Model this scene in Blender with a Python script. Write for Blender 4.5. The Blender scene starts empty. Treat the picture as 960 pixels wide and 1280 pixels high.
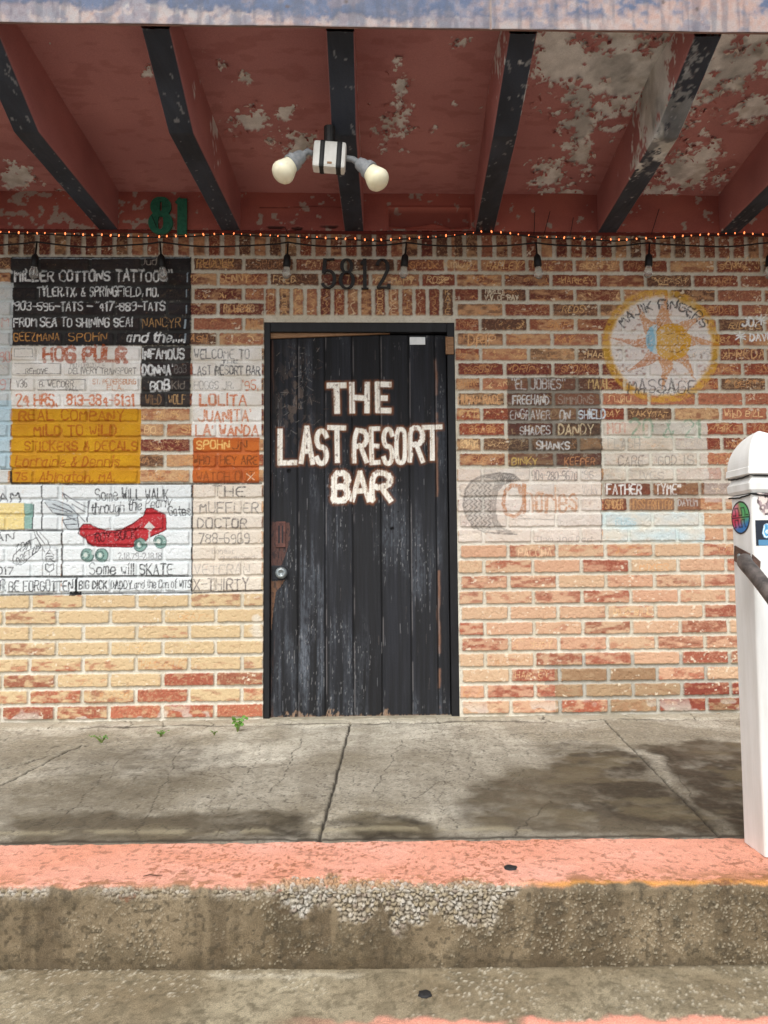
import bpy, bmesh, math, random
import numpy as np
from mathutils import Vector, Matrix, Euler

R = math.radians
random.seed(5)
rng = np.random.default_rng(11)
scn = bpy.context.scene
col = scn.collection

# ------------------------------------------------------------------ camera
CAM = np.array([0.0, -3.787, 0.765])
F = 960.0
YAW, PIT, ROL = 0.030857, 0.065386, -0.007419
_fw = np.array([math.sin(YAW)*math.cos(PIT), math.cos(YAW)*math.cos(PIT), math.sin(PIT)])
_r = np.array([math.cos(YAW), -math.sin(YAW), 0.0])
_u = np.cross(_r, _fw)
AR = _r*math.cos(ROL) + _u*math.sin(ROL)
AU = -_r*math.sin(ROL) + _u*math.cos(ROL)
cd = bpy.data.cameras.new('camera')
cd.sensor_fit = 'VERTICAL'; cd.sensor_height = 24; cd.sensor_width = 18
cd.lens = 24*F/1280; cd.clip_start = 0.05; cd.clip_end = 600
cam = bpy.data.objects.new('camera', cd); col.objects.link(cam)
m = Matrix.Identity(4)
for i in range(3):
    m[i][0] = AR[i]; m[i][1] = AU[i]; m[i][2] = -_fw[i]; m[i][3] = CAM[i]
cam.matrix_world = m
scn.camera = cam

# ------------------------------------------------------------------ world and sun
SUN_EL, SUN_ROT = 50, 196
w = bpy.data.worlds.new('World'); scn.world = w; w.use_nodes = True
nt = w.node_tree; nt.nodes.clear()
wo = nt.nodes.new('ShaderNodeOutputWorld'); bg = nt.nodes.new('ShaderNodeBackground')
sk = nt.nodes.new('ShaderNodeTexSky'); sk.sky_type = 'NISHITA'; sk.sun_disc = False
sk.sun_elevation = R(SUN_EL); sk.sun_rotation = R(SUN_ROT)
sk.air_density = 1.0; sk.dust_density = 3.0; sk.ozone_density = 1.0
hs = nt.nodes.new('ShaderNodeHueSaturation'); hs.inputs['Saturation'].default_value = 0.3
nt.links.new(sk.outputs[0], hs.inputs['Color']); nt.links.new(hs.outputs[0], bg.inputs[0])
bg.inputs[1].default_value = 0.15
nt.links.new(bg.outputs[0], wo.inputs[0])
sd = bpy.data.lights.new('sun', 'SUN'); sd.energy = 1.1; sd.angle = R(35); sd.color = (1, .98, .95)
so = bpy.data.objects.new('sun', sd); col.objects.link(so)
# sun stands behind the viewer, a little to the left, high
az, el = R(SUN_ROT), R(SUN_EL)
sdir = Vector((math.sin(az)*math.cos(el), math.cos(az)*math.cos(el), math.sin(el)))
so.rotation_euler = (-sdir).to_track_quat('-Z', 'Y').to_euler()
so.location = (0, -10, 12)
scn.view_settings.view_transform = 'Standard'
scn.view_settings.look = 'None'
scn.view_settings.gamma = 1
scn.view_settings.use_curve_mapping = False
scn.view_settings.exposure = 0.68

# ------------------------------------------------------------------ measuring helpers (survey of the facade)
def ray(px, py):
    return _fw + AR*((px-480)/F) + AU*((640-py)/F)
def plane(px, py, pt, n):
    d = ray(px, py); n = np.array(n, float)
    return CAM + d*((np.array(pt, float)-CAM)@n)/(d@n)
def W(px, py, Y=0.0):
    p = plane(px, py, (0, Y, 0), (0, 1, 0)); return p[0], p[2]

# ------------------------------------------------------------------ numpy helpers
def lin(c):
    c = np.array(c, float)/255.0
    return np.where(c <= .04045, c/12.92, ((c+.055)/1.055)**2.4)
def sst(a, b, x):
    t = np.clip((x-a)/(b-a), 0, 1); return t*t*(3-2*t)
_tabs = {}
def vnoise(x, y, seed=0):
    if seed not in _tabs:
        _tabs[seed] = np.random.default_rng(seed+77).random((256, 256)).astype(np.float32)
    t = _tabs[seed]
    xi = np.floor(x).astype(np.int64); yi = np.floor(y).astype(np.int64)
    fx = (x-xi).astype(np.float32); fy = (y-yi).astype(np.float32)
    fx = fx*fx*(3-2*fx); fy = fy*fy*(3-2*fy)
    x0 = xi & 255; x1 = (xi+1) & 255; y0 = yi & 255; y1 = (yi+1) & 255
    return (t[y0, x0]*(1-fx)+t[y0, x1]*fx)*(1-fy)+(t[y1, x0]*(1-fx)+t[y1, x1]*fx)*fy
def fbm(x, y, seed=0, o=4):
    s = 0; a = .5; tot = 0
    for i in range(o):
        s = s+a*vnoise(x*2**i+i*17.3, y*2**i+i*9.1, seed+i); tot += a; a *= .5
    return s/tot
def fbc(x, y, seed=0, o=4, k=2.0):          # fbm with more contrast, about 0..1
    return np.clip((fbm(x, y, seed, o)-.5)*k+.5, 0, 1)
def hsh(a, b, c=0.0):
    v = np.sin(a*12.9898+b*78.233+c*37.719)*43758.5453
    return v-np.floor(v)
def voro(x, y, seed=0):                     # F1, F2, cell id
    xi = np.floor(x); yi = np.floor(y)
    f1 = np.full(x.shape, 9.); f2 = np.full(x.shape, 9.); cid = np.zeros(x.shape)
    for i in (-1, 0, 1):
        for j in (-1, 0, 1):
            cx = xi+i; cy = yi+j
            dx = cx+.1+.8*hsh(cx, cy, seed+1)-x; dy = cy+.1+.8*hsh(cx, cy, seed+2)-y
            d = np.sqrt(dx*dx+dy*dy)
            n = d < f1
            f2 = np.where(n, f1, np.minimum(f2, d)); cid = np.where(n, hsh(cx, cy, seed+3), cid)
            f1 = np.where(n, d, f1)
    return f1, f2, cid
def mix(a, b, t):
    return a*(1-t[..., None])+b*t[..., None]

# ------------------------------------------------------------------ hand-lettering strokes
G = {'A': "002640 1232", 'B': "00063645443303 3342413000", 'C': "4536160501103041", 'D': "00062644422000",
 'E': "46060040 0333", 'F': "460600 0333", 'G': "45361605011030414323", 'H': "0006 4046 0343", 'I': "2026",
 'J': "4641301001", 'K': "0006 4602 1340", 'L': "060040", 'M': "0006234640", 'N': "00064046",
 'O': "163645413010010516", 'P': "00063645443303", 'Q': "163645413010010516 2240", 'R': "00063645443303 2340",
 'S': "453616050413334241301001", 'T': "0646 2620", 'U': "060110304146", 'V': "062046", 'W': "0610243046",
 'X': "0046 0640", 'Y': "062346 2320", 'Z': "06460040", '0': "163645413010010516", '1': "152620",
 '2': "05163645440040", '3': "05163645443313334241301001", '4': "30360242", '5': "460603334241301001",
 '6': "361605011030414232 0313334241".replace('4232 ', '42 '), '7': "064610", '8': "16364544330405160 ".strip()[:16]+" 133342413010010213",
 '9': "103041453616050413334 4".replace(' ', ''), '.': "2021", "'": "2625", '"': "1615 3635", '-': "0343", '&': "40152536120110304 2".replace(' ', ''),
 ',': "2110", '!': "2622 2120", '*': "0145 0541 2026 0343", '_': "0040",
 'a': "341403011030 3430", 'b': "06003041433404", 'c': "4334140301103041", 'd': "46401001031444",
 'e': "02424334140301103041", 'f': "3626151020 0434", 'g': "44140301103044 44493818", 'h': "0006 0414344340",
 'i': "2024 2625", 'k': "0006 3402 1240", 'l': "2620", 'm': "0004 03142320 23344340", 'n': "0004 0314344340",
 'o': "143443413010010314", 'p': "0804 0414344341301001", 'r': "0004 03143443", 's': "43341403324130 3001".replace(' ', ''),
 't': "16112030 0434", 'u': "0401103041 4440", 'v': "042044", 'w': "0410223044", 'x': "0044 0440", 'y': "0420 4408",
 'z': "04440040"}
NAR = {'I': 2.2, 'i': 2, 'l': 2, '.': 2, "'": 2, '"': 3.4, '!': 2.4, ',': 2.4, ' ': 3.2, '1': 3.4, '-': 4.4, 't': 4, 'f': 4, 'r': 4.6}
def glyph(ch):
    out = []
    for st in G.get(ch, '').split():
        pts = []
        for i in range(0, len(st)-1, 2):
            y = int(st[i+1]); y = {8: -2, 9: -1}.get(y, y)
            pts.append((int(st[i]), y))
        out.append(pts)
    return out
def smooth(pts):
    if len(pts) < 4: return pts
    p = [np.array(q, float) for q in pts]; o = [p[0]]
    for a, b in zip(p[:-1], p[1:]):
        o += [a*.75+b*.25, a*.25+b*.75]
    o.append(p[-1]); return o

class Canvas:
    """a sheet of paint values over a 2-D grid lying on a real surface (metres)"""
    def __init__(s, xs, ys, fn):
        s.xs = xs; s.ys = ys; s.X, s.Y = np.meshgrid(xs, ys)
        s.col = np.zeros(s.X.shape+(3,)); s.fn = fn; s.rnd = random.Random(4); s.skip = None
        s.N = fbc(s.X*160, s.Y*160, 301, 3)
    def win(s, x0, x1, y0, y1):
        i0 = max(np.searchsorted(s.xs, x0)-1, 0); i1 = min(np.searchsorted(s.xs, x1)+1, len(s.xs))
        j0 = max(np.searchsorted(s.ys, y0)-1, 0); j1 = min(np.searchsorted(s.ys, y1)+1, len(s.ys))
        return slice(j0, j1), slice(i0, i1)
    def mask(s, polylines, width, soft=.0016):
        P = np.array([q for pl in polylines for q in pl], float)
        pad = width+.004
        sl = s.win(P[:, 0].min()-pad, P[:, 0].max()+pad, P[:, 1].min()-pad, P[:, 1].max()+pad)
        X = s.X[sl]; Y = s.Y[sl]; M = np.zeros(X.shape)
        if M.size == 0: return sl, M
        lx = s.xs[sl[1]]; ly = s.ys[sl[0]]
        for pl in polylines:
            wk = width*s.rnd.uniform(.74, 1.26); dw = s.rnd.uniform(-.22, .22); n_ = max(len(pl)-1, 1)
            for q_, (a, b) in enumerate(zip(pl[:-1], pl[1:])):
                wq = wk*(1+dw*(2*q_/n_-1))
                i0 = np.searchsorted(lx, min(a[0], b[0])-pad); i1 = np.searchsorted(lx, max(a[0], b[0])+pad)
                j0 = np.searchsorted(ly, min(a[1], b[1])-pad); j1 = np.searchsorted(ly, max(a[1], b[1])+pad)
                if i1 <= i0 or j1 <= j0: continue
                x = X[j0:j1, i0:i1]-a[0]; y = Y[j0:j1, i0:i1]-a[1]
                dx = b[0]-a[0]; dy = b[1]-a[1]; L = dx*dx+dy*dy+1e-12
                t = np.clip((x*dx+y*dy)/L, 0, 1)
                d = np.hypot(x-t*dx, y-t*dy)
                M[j0:j1, i0:i1] = np.maximum(M[j0:j1, i0:i1], np.clip((wq/2-d)/soft+.5, 0, 1))
        return sl, M
    def blend(s, sl, M, c, op=.9, wear=.25):
        a = M*op*(.25+.75*sst(wear-.3, wear+.15, s.N[sl]))*(s.skip[sl] if s.skip is not None else 1)
        s.col[sl] = mix(s.col[sl], lin(c), a)
    def lines(s, pls, wpx, c, op=.9, wear=.25):          # poly-lines given in survey pixels
        q = [[s.fn(*p) for p in pl] for pl in pls]
        sl, M = s.mask(q, wpx*.004); s.blend(sl, M, c, op, wear)
    def fill(s, poly, c, op=.95, wear=.1, px=True):
        q = np.array([s.fn(*p) for p in poly]) if px else np.array(poly)
        sl = s.win(q[:, 0].min(), q[:, 0].max(), q[:, 1].min(), q[:, 1].max())
        X = s.X[sl]; Y = s.Y[sl]; ins = np.zeros(X.shape, bool)
        for (x0, y0), (x1, y1) in zip(q, np.roll(q, -1, 0)):
            if abs(y1-y0) < 1e-9: continue
            ins ^= ((y0 > Y) != (y1 > Y)) & (X < (x1-x0)*(Y-y0)/(y1-y0)+x0)
        k_ = s.skip; s.skip = None; s.blend(sl, ins.astype(float), c, op, wear); s.skip = k_
    def text(s, t, x0, x1, y0, y1, wpx, c, op=.9, slant=0., wear=.25, jit=.1, tilt=0., arc=None, vertical=False):
        rd = s.rnd; pls = []
        if vertical:
            n = len(t); step = (y1-y0)/n
            for i, ch in enumerate(t):
                for pl in glyph(ch):
                    pls.append([(x0+(x1-x0)*(gx/4), y0+i*step+step*.85*(1-gy/6)) for gx, gy in smooth(pl)])
        else:
            adv = [NAR.get(ch, 5.5) for ch in t]; tot = sum(adv)-1.2
            k = (x1-x0)/tot; h = (y1-y0); cx = 0
            for ch, ad in zip(t, adv):
                off = rd.uniform(-jit, jit)*h*.5; sc = 1+rd.uniform(-jit, jit)
                g = glyph(ch)
                if ad < 3.6 and g:
                    mn = min(p[0] for pl in g for p in pl)-.3
                else: mn = 0
                for pl in g:
                    q = []
                    for gx, gy in smooth([(a+rd.uniform(-jit, jit)*1.6, b+rd.uniform(-jit, jit)*1.6) for a, b in pl]):
                        px = x0+(cx+gx-mn+slant*gy)*k; py = y1-gy/6*h*sc+off-tilt*(px-x0)
                        if arc:
                            acx, acy, rad, dirn = arc
                            th = (px-acx)/rad
                            if dirn > 0: rr = rad+(y1-py)-h/2; px, py = acx+rr*math.sin(th), acy-rr*math.cos(th)
                            else: rr = rad-(y1-py)+h/2; px, py = acx+rr*math.sin(th), acy+rr*math.cos(th)
                        q.append((px, py))
                    pls.append(q)
                cx += ad
        if pls: s.lines(pls, wpx, c, op, wear)

# ------------------------------------------------------------------ mesh helpers
def link(name, me, parent=None, label=None):
    o = bpy.data.objects.new(name, me); col.objects.link(o)
    if parent: o.parent = parent
    if label: o['label'] = label
    return o
def empty(name, label, cat, loc=(0, 0, 0), group=None):
    o = bpy.data.objects.new(name, None); col.objects.link(o); o.location = loc
    o['label'] = label; o['category'] = cat
    if group: o['group'] = group
    return o
def raw_mesh(name, V, Q, C, mats, flat=False, mi=None):
    me = bpy.data.meshes.new(name)
    me.vertices.add(len(V)); me.vertices.foreach_set('co', np.asarray(V, np.float32).ravel())
    me.loops.add(Q.size); me.loops.foreach_set('vertex_index', Q.astype(np.int32).ravel())
    me.polygons.add(len(Q)); me.polygons.foreach_set('loop_start', np.arange(0, Q.size, 4, dtype=np.int32))
    me.polygons.foreach_set('loop_total', np.full(len(Q), 4, np.int32))
    me.update(calc_edges=True)
    a = me.color_attributes.new('Col', 'FLOAT_COLOR', 'POINT')
    a.data.foreach_set('color', np.asarray(C, np.float32).ravel())
    if not flat: me.polygons.foreach_set('use_smooth', np.ones(len(Q), bool))
    for mm in mats: me.materials.append(mm)
    me.validate(); return me
def sheet(P, C, rough, lab=None, flip=False):
    """regular grid -> {label: (V, Q, C)}"""
    H, Wd = P.shape[:2]
    idx = np.arange(H*Wd).reshape(H, Wd)
    Q = np.stack([idx[:-1, :-1], idx[:-1, 1:], idx[1:, 1:], idx[1:, :-1]], -1)
    if flip: Q = Q[..., ::-1]
    Q = Q.reshape(-1, 4); V = P.reshape(-1, 3)
    Cc = np.concatenate([C.reshape(-1, 3), np.broadcast_to(rough, (H, Wd)).reshape(-1, 1)], 1)
    out = {}
    if lab is None: return {0: (V, Q, Cc)}
    lab = lab.reshape(-1)
    for l in np.unique(lab):
        if l < 0: continue
        q = Q[lab == l]; u, inv = np.unique(q, return_inverse=True)
        out[int(l)] = (V[u], inv.reshape(-1, 4), Cc[u])
    return out
def bm_obj(name, bm, mat, parent=None, label=None, smooth_=False):
    me = bpy.data.meshes.new(name); bmesh.ops.recalc_face_normals(bm, faces=bm.faces[:])
    bm.to_mesh(me); bm.free()
    for mm in (mat if isinstance(mat, (list, tuple)) else [mat]): me.materials.append(mm)
    if smooth_:
        for p in me.polygons: p.use_smooth = True
    return link(name, me, parent, label)
def box_bm(x0, x1, y0, y1, z0, z1, bev=0., bm=None):
    b = bmesh.new()
    r = bmesh.ops.create_cube(b, size=1)
    for v in b.verts:
        v.co = ((x0+x1)/2+v.co.x*(x1-x0), (y0+y1)/2+v.co.y*(y1-y0), (z0+z1)/2+v.co.z*(z1-z0))
    if bev > 0: bmesh.ops.bevel(b, geom=b.edges[:], offset=bev, segments=2, affect='EDGES', profile=.6)
    if bm is None: return b
    t = bpy.data.meshes.new('t'); b.to_mesh(t); b.free(); bm.from_mesh(t); bpy.data.meshes.remove(t); return bm
def tube_bm(pts, rad, n=10, bm=None, caps=True):
    bm = bm or bmesh.new(); rings = []
    pts = [Vector(p) for p in pts]
    rad = rad if isinstance(rad, (list, tuple)) else [rad]*len(pts)
    up = Vector((.13, .21, .97)); prev = None
    for i, p in enumerate(pts):
        t = (pts[min(i+1, len(pts)-1)]-pts[max(i-1, 0)]).normalized()
        if prev is None:
            a = t.orthogonal().normalized()
        else:
            a = (prev-t*prev.dot(t)).normalized()
        prev = a; b = t.cross(a)
        rings.append([bm.verts.new(p+(a*math.cos(2*math.pi*k/n)+b*math.sin(2*math.pi*k/n))*rad[i]) for k in range(n)])
    for A, B in zip(rings[:-1], rings[1:]):
        for k in range(n): bm.faces.new((A[k], A[(k+1) % n], B[(k+1) % n], B[k]))
    if caps:
        bm.faces.new(rings[0][::-1]); bm.faces.new(rings[-1])
    return bm
def lathe_bm(prof, axis, origin, n=24, bm=None):
    """prof: (r, h) along axis"""
    ax = Vector(axis).normalized(); o = Vector(origin)
    pts = [o+ax*h for r, h in prof]
    bm = bm or bmesh.new(); a = ax.orthogonal().normalized(); b = ax.cross(a); rings = []
    for (r, h), p in zip(prof, pts):
        rings.append([bm.verts.new(p+(a*math.cos(2*math.pi*k/n)+b*math.sin(2*math.pi*k/n))*max(r, 1e-4)) for k in range(n)])
    for A, B in zip(rings[:-1], rings[1:]):
        for k in range(n): bm.faces.new((A[k], A[(k+1) % n], B[(k+1) % n], B[k]))
    bm.faces.new(rings[0][::-1]); bm.faces.new(rings[-1]); return bm

# ------------------------------------------------------------------ materials
def paint_mat(name, bscale=300, bstr=.25, var=.12, spec=.3, bdist=.002):
    """surface whose paint colour is carried by the Col attribute (alpha = roughness), with procedural grain"""
    mt = bpy.data.materials.new(name); mt.use_nodes = True; n = mt.node_tree; L = n.links
    b = n.nodes['Principled BSDF']; at = n.nodes.new('ShaderNodeAttribute'); at.attribute_name = 'Col'
    tc = n.nodes.new('ShaderNodeTexCoord')
    nz = n.nodes.new('ShaderNodeTexNoise'); nz.inputs['Scale'].default_value = bscale; nz.inputs['Detail'].default_value = 4
    L.new(tc.outputs['Object'], nz.inputs['Vector'])
    mr = n.nodes.new('ShaderNodeMapRange'); mr.inputs[1].default_value = .3; mr.inputs[2].default_value = .7
    mr.inputs[3].default_value = 1-var; mr.inputs[4].default_value = 1+var
    L.new(nz.outputs[0], mr.inputs[0])
    mx = n.nodes.new('ShaderNodeVectorMath'); mx.operation = 'SCALE'
    L.new(at.outputs['Color'], mx.inputs[0]); L.new(mr.outputs[0], mx.inputs['Scale'])
    L.new(mx.outputs[0], b.inputs['Base Color']); L.new(at.outputs['Alpha'], b.inputs['Roughness'])
    bp = n.nodes.new('ShaderNodeBump'); bp.inputs['Strength'].default_value = bstr; bp.inputs['Distance'].default_value = bdist
    L.new(nz.outputs[0], bp.inputs['Height']); L.new(bp.outputs[0], b.inputs['Normal'])
    b.inputs['Specular IOR Level'].default_value = spec
    return mt
def proc_mat(name, c1, c2, scale=20, rough=.6, spec=.4, metal=0., bstr=.15, bscale=200, stretch=(1, 1, 1), emis=None, trans=0.):
    mt = bpy.data.materials.new(name); mt.use_nodes = True; n = mt.node_tree; L = n.links
    b = n.nodes['Principled BSDF']; tc = n.nodes.new('ShaderNodeTexCoord'); mp = n.nodes.new('ShaderNodeMapping')
    mp.inputs['Scale'].default_value = stretch; L.new(tc.outputs['Object'], mp.inputs[0])
    nz = n.nodes.new('ShaderNodeTexNoise'); nz.inputs['Scale'].default_value = scale; nz.inputs['Detail'].default_value = 6
    nz.inputs['Roughness'].default_value = .65; L.new(mp.outputs[0], nz.inputs['Vector'])
    cr = n.nodes.new('ShaderNodeValToRGB'); cr.color_ramp.elements[0].position = .35; cr.color_ramp.elements[1].position = .68
    cr.color_ramp.elements[0].color = (*lin(c1), 1); cr.color_ramp.elements[1].color = (*lin(c2), 1)
    L.new(nz.outputs[0], cr.inputs[0]); L.new(cr.outputs[0], b.inputs['Base Color'])
    b.inputs['Roughness'].default_value = rough; b.inputs['Specular IOR Level'].default_value = spec; b.inputs['Metallic'].default_value = metal
    n2 = n.nodes.new('ShaderNodeTexNoise'); n2.inputs['Scale'].default_value = bscale; L.new(tc.outputs['Object'], n2.inputs['Vector'])
    bp = n.nodes.new('ShaderNodeBump'); bp.inputs['Strength'].default_value = bstr; bp.inputs['Distance'].default_value = .001
    L.new(n2.outputs[0], bp.inputs['Height']); L.new(bp.outputs[0], b.inputs['Normal'])
    if emis:
        b.inputs['Emission Color'].default_value = (*lin(emis[0]), 1); b.inputs['Emission Strength'].default_value = emis[1]
    if trans: b.inputs['Transmission Weight'].default_value = trans
    return mt
M_wall = paint_mat('painted_brick', 420, .35, .16, .25)
M_conc = paint_mat('concrete_surface', 380, .6, .34, .3)
M_door = paint_mat('door_paint', 260, .3, .2, .35)
M_soff = paint_mat('soffit_paint', 220, .3, .1, .3)
M_stick = paint_mat('sticker_print', 300, .05, .04, .5)
M_black = proc_mat('black_paint', (16, 17, 20), (38, 40, 46), 30, .6)
M_iron = proc_mat('black_iron', (18, 18, 17), (40, 36, 32), 60, .5)
M_wire = proc_mat('black_cable', (10, 10, 10), (24, 23, 22), 40, .55)
M_white = proc_mat('white_vinyl', (222, 221, 214), (238, 238, 234), 9, .38, .45, bstr=.06, bscale=60, stretch=(2.2, 2.2, .35))
M_wbox = proc_mat('white_plastic', (214, 212, 202), (232, 230, 222), 25, .45)
M_gray = proc_mat('grey_socket', (128, 132, 134), (160, 163, 164), 50, .5)
M_cream = proc_mat('frosted_bulb_glass', (240, 232, 196), (250, 246, 220), 12, .35, .5, bstr=.02)
M_green = proc_mat('green_number_paint', (24, 92, 70), (44, 122, 94), 60, .55)
M_rust = proc_mat('rusty_pipe', (66, 62, 60), (124, 114, 108), 26, .5, .5, .5, .4, 120)
M_rplate = proc_mat('worn_bracket', (82, 60, 52), (128, 104, 92), 40, .55, .5, .5, .4, 150)
M_wood = proc_mat('bare_wood', (120, 88, 60), (168, 130, 96), 30, .7, .3, stretch=(1, 8, 12))
M_leaf = proc_mat('weed_leaf', (58, 104, 30), (112, 158, 52), 90, .5)
M_stem = proc_mat('weed_stem', (84, 104, 44), (110, 122, 60), 90, .6)
M_glow = proc_mat('orange_glow_bulb', (255, 150, 90), (255, 170, 110), 10, .4, emis=((255, 128, 74), 1.6))
M_glass = proc_mat('clear_bulb_glass', (235, 235, 230), (245, 245, 240), 10, .05, .5, bstr=0, trans=.85)
M_gum = proc_mat('old_gum', (22, 22, 24), (44, 42, 42), 200, .7)
M_steel = proc_mat('dull_steel', (128, 136, 138), (172, 180, 180), 80, .4, .5, .6)
M_paper = proc_mat('white_paper', (226, 230, 228), (240, 242, 240), 40, .6)
M_roof = proc_mat('roof_felt', (70, 68, 66), (96, 92, 88), 8, .9)
M_street = proc_mat('asphalt', (96, 94, 92), (128, 126, 122), 30, .85, .3, bstr=.5, bscale=150)
M_twig = proc_mat('dry_twig', (70, 48, 34), (110, 80, 60), 60, .8)

# ================================================================== GROUND
def axis(f0, f1, fine, c0, c1, coarse):
    return np.concatenate([np.arange(c0, f0, coarse), np.arange(f0, f1, fine), np.arange(f1, c1+coarse, coarse)])
gx = axis(-1.75, 2.05, .005, -4, 4.4, .03)
SL = .02
def G_sw(px, py):
    p = plane(px, py, (0, 0, 0), (0, -SL, 1)); return p[0], p[1]
yb_fn = lambda x: -1.528-.022*x
# ---- sidewalk
ys = np.arange(-1.62, .11, .005)
cv = Canvas(gx, ys, G_sw); X, Y = cv.X, cv.Y
n1 = fbc(X*3, Y*3, 1, 5, 1.9); n2 = fbc(X*16, Y*16, 9, 4); n3 = fbc(X*55, Y*55, 14, 3); n4 = fbc(X*120, Y*120, 19, 2)
C = mix(np.broadcast_to(lin((148, 140, 122)), X.shape+(3,)).copy(), lin((192, 186, 170)), sst(.2, .8, n1))
C = mix(C, lin((132, 124, 110)), .38*sst(.5, .95, n2)); C = mix(C, lin((118, 112, 100)), .3*sst(.55, 1, n3))
C = mix(C, lin((210, 204, 190)), .3*sst(.72, 1, n4))
def blob(poly, soft=.05, amt=1., nz=.1, seed=40):
    q = np.array([G_sw(*p) for p in poly]); d = np.full(X.shape, 9.); ins = np.zeros(X.shape, bool)
    xx = X+nz*(fbm(X*7, Y*7, seed, 4)-.5)*2; yy = Y+nz*(fbm(X*7+5, Y*7+3, seed+6, 4)-.5)*2
    for (x0, y0), (x1, y1) in zip(q, np.roll(q, -1, 0)):
        dx, dy = x1-x0, y1-y0; t = np.clip(((xx-x0)*dx+(yy-y0)*dy)/(dx*dx+dy*dy), 0, 1)
        d = np.minimum(d, np.hypot(xx-x0-t*dx, yy-y0-t*dy))
        if abs(dy) > 1e-9: ins ^= ((y0 > yy) != (y1 > yy)) & (xx < dx*(yy-y0)/dy+x0)
    sd_ = np.where(ins, -d, d)
    return amt*sst(soft, -soft, sd_) if False else amt*(1-sst(-soft, soft, sd_))
stain = np.zeros(X.shape)
for poly, so_, am in [
    ([(590, 985), (640, 968), (690, 962), (700, 940), (760, 935), (800, 945), (845, 985), (918, 1047), (585, 1046), (578, 1020)], .075, .9),
    ([(812, 934), (870, 922), (960, 930), (960, 1050), (912, 1050), (850, 985)], .05, .92),
    ([(0, 1020), (180, 1012), (330, 1012), (405, 1020), (400, 1048), (0, 1056)], .05, .95),
    ([(60, 960), (130, 935), (240, 925), (300, 945), (230, 985), (140, 1010), (20, 1012)], .14, .42),
    ([(440, 1022), (500, 1018), (530, 1030), (545, 1046), (430, 1046)], .03, .85),
    ([(655, 930), (740, 925), (770, 935), (700, 960)], .05, .5)]:
    stain = np.maximum(stain, blob(poly, so_, am))
wet = stain*(.7+.3*n2)
C = mix(C, lin((46, 40, 30)), np.clip(wet*(1.0+.5*(fbc(X*9, Y*12, 75, 4)-.3)+.25*n3), 0, .96))
strk = sst(.5, .8, fbc(X*34, Y*3, 79, 4))*sst(.35, .6, n1); C = mix(C, lin((104, 96, 82)), .22*strk)
pore = sst(.66, .72, fbm(X*170, Y*150, 83, 2)); C = mix(C, lin((84, 76, 64)), .5*pore)
C = mix(C, lin((112, 102, 78)), .5*sst(.55, .9, fbc(X*5, Y*9, 71, 4))*stain)
# pale drip line near the kerb
brd_ = sst(.35, .75, fbc(X*1.7+3, Y*1.9, 73, 5, 2.2))*sst(-.1, -.6, Y) if False else sst(.35, .75, fbc(X*1.7+3, Y*1.9, 73, 5, 2.2))*(1-sst(-.7, -.1, Y)); C = mix(C, lin((104, 95, 78)), .5*brd_)
dl = np.exp(-((Y-yb_fn(X)-.085+.02*(n1-.5))/.022)**2); C = mix(C, lin((176, 166, 138)), .4*dl*sst(.3, .6, n2)*(gx < .5)[None, :])
rough = .85-.38*np.clip(wet, 0, 1)
# crazing
f1, f2, cid = voro(X*11+.6*n2, Y*11+.6*n3, 5)
crk = (1-sst(.012, .04, f2-f1))*sst(.5, .7, fbc(X*2.3, Y*2.3, 90, 3))
C = mix(C, lin((62, 56, 47)), .75*crk)
hgt = .004*(n2-.5)+.002*(n3-.5)-.0015*crk
def groove(p0, p1, wd, dep, wob=.01, dark=.9):
    global C, hgt
    x0, y0 = G_sw(*p0); x1, y1 = G_sw(*p1); dx, dy = x1-x0, y1-y0; L = math.hypot(dx, dy)
    t = ((X-x0)*dx+(Y-y0)*dy)/L; s = ((X-x0)*dy-(Y-y0)*dx)/L+wob*(fbm(X*18, Y*18, 33, 3)-.5)*2
    inn = (1-sst(wd*.5, wd*1.2, np.abs(s)))*((t > -.02) & (t < L+.02))
    C = mix(C, lin((38, 34, 28)), dark*inn); hgt = hgt-dep*inn
groove((438, 905), (399, 1052), .0055, .008, .004); groove((757, 902), (906, 1052), .0045, .007, .003, .75); groove((100, 932), (-60, 1012), .006, .006, .012, .8)
groove((0, 962), (95, 936), .006, .006, .02, .7)
crr = random.Random(17); cv.col = C
for (x0_, y0_), (x1_, y1_) in (((562, 925), (545, 1040)), ((560, 955), (610, 985)), ((556, 975), (505, 1005)), ((548, 1005), (575, 1035)), ((225, 935), (170, 1048)), ((215, 960), (290, 975)), ((330, 930), (270, 1046)), ((300, 985), (352, 1015)), ((500, 925), (470, 990)), ((150, 950), (60, 1040)), ((820, 930), (870, 1000)), ((690, 1000), (640, 1046)), ((380, 925), (340, 990))):
    p_ = []
    for q_ in range(15):
        f_ = q_/14; p_.append((x0_+(x1_-x0_)*f_+crr.uniform(-5, 5), y0_+(y1_-y0_)*f_+crr.uniform(-2, 2)))
    cv.lines([p_], crr.uniform(.5, 1.0), (52, 45, 36), .9, .22)
C = cv.col
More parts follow.
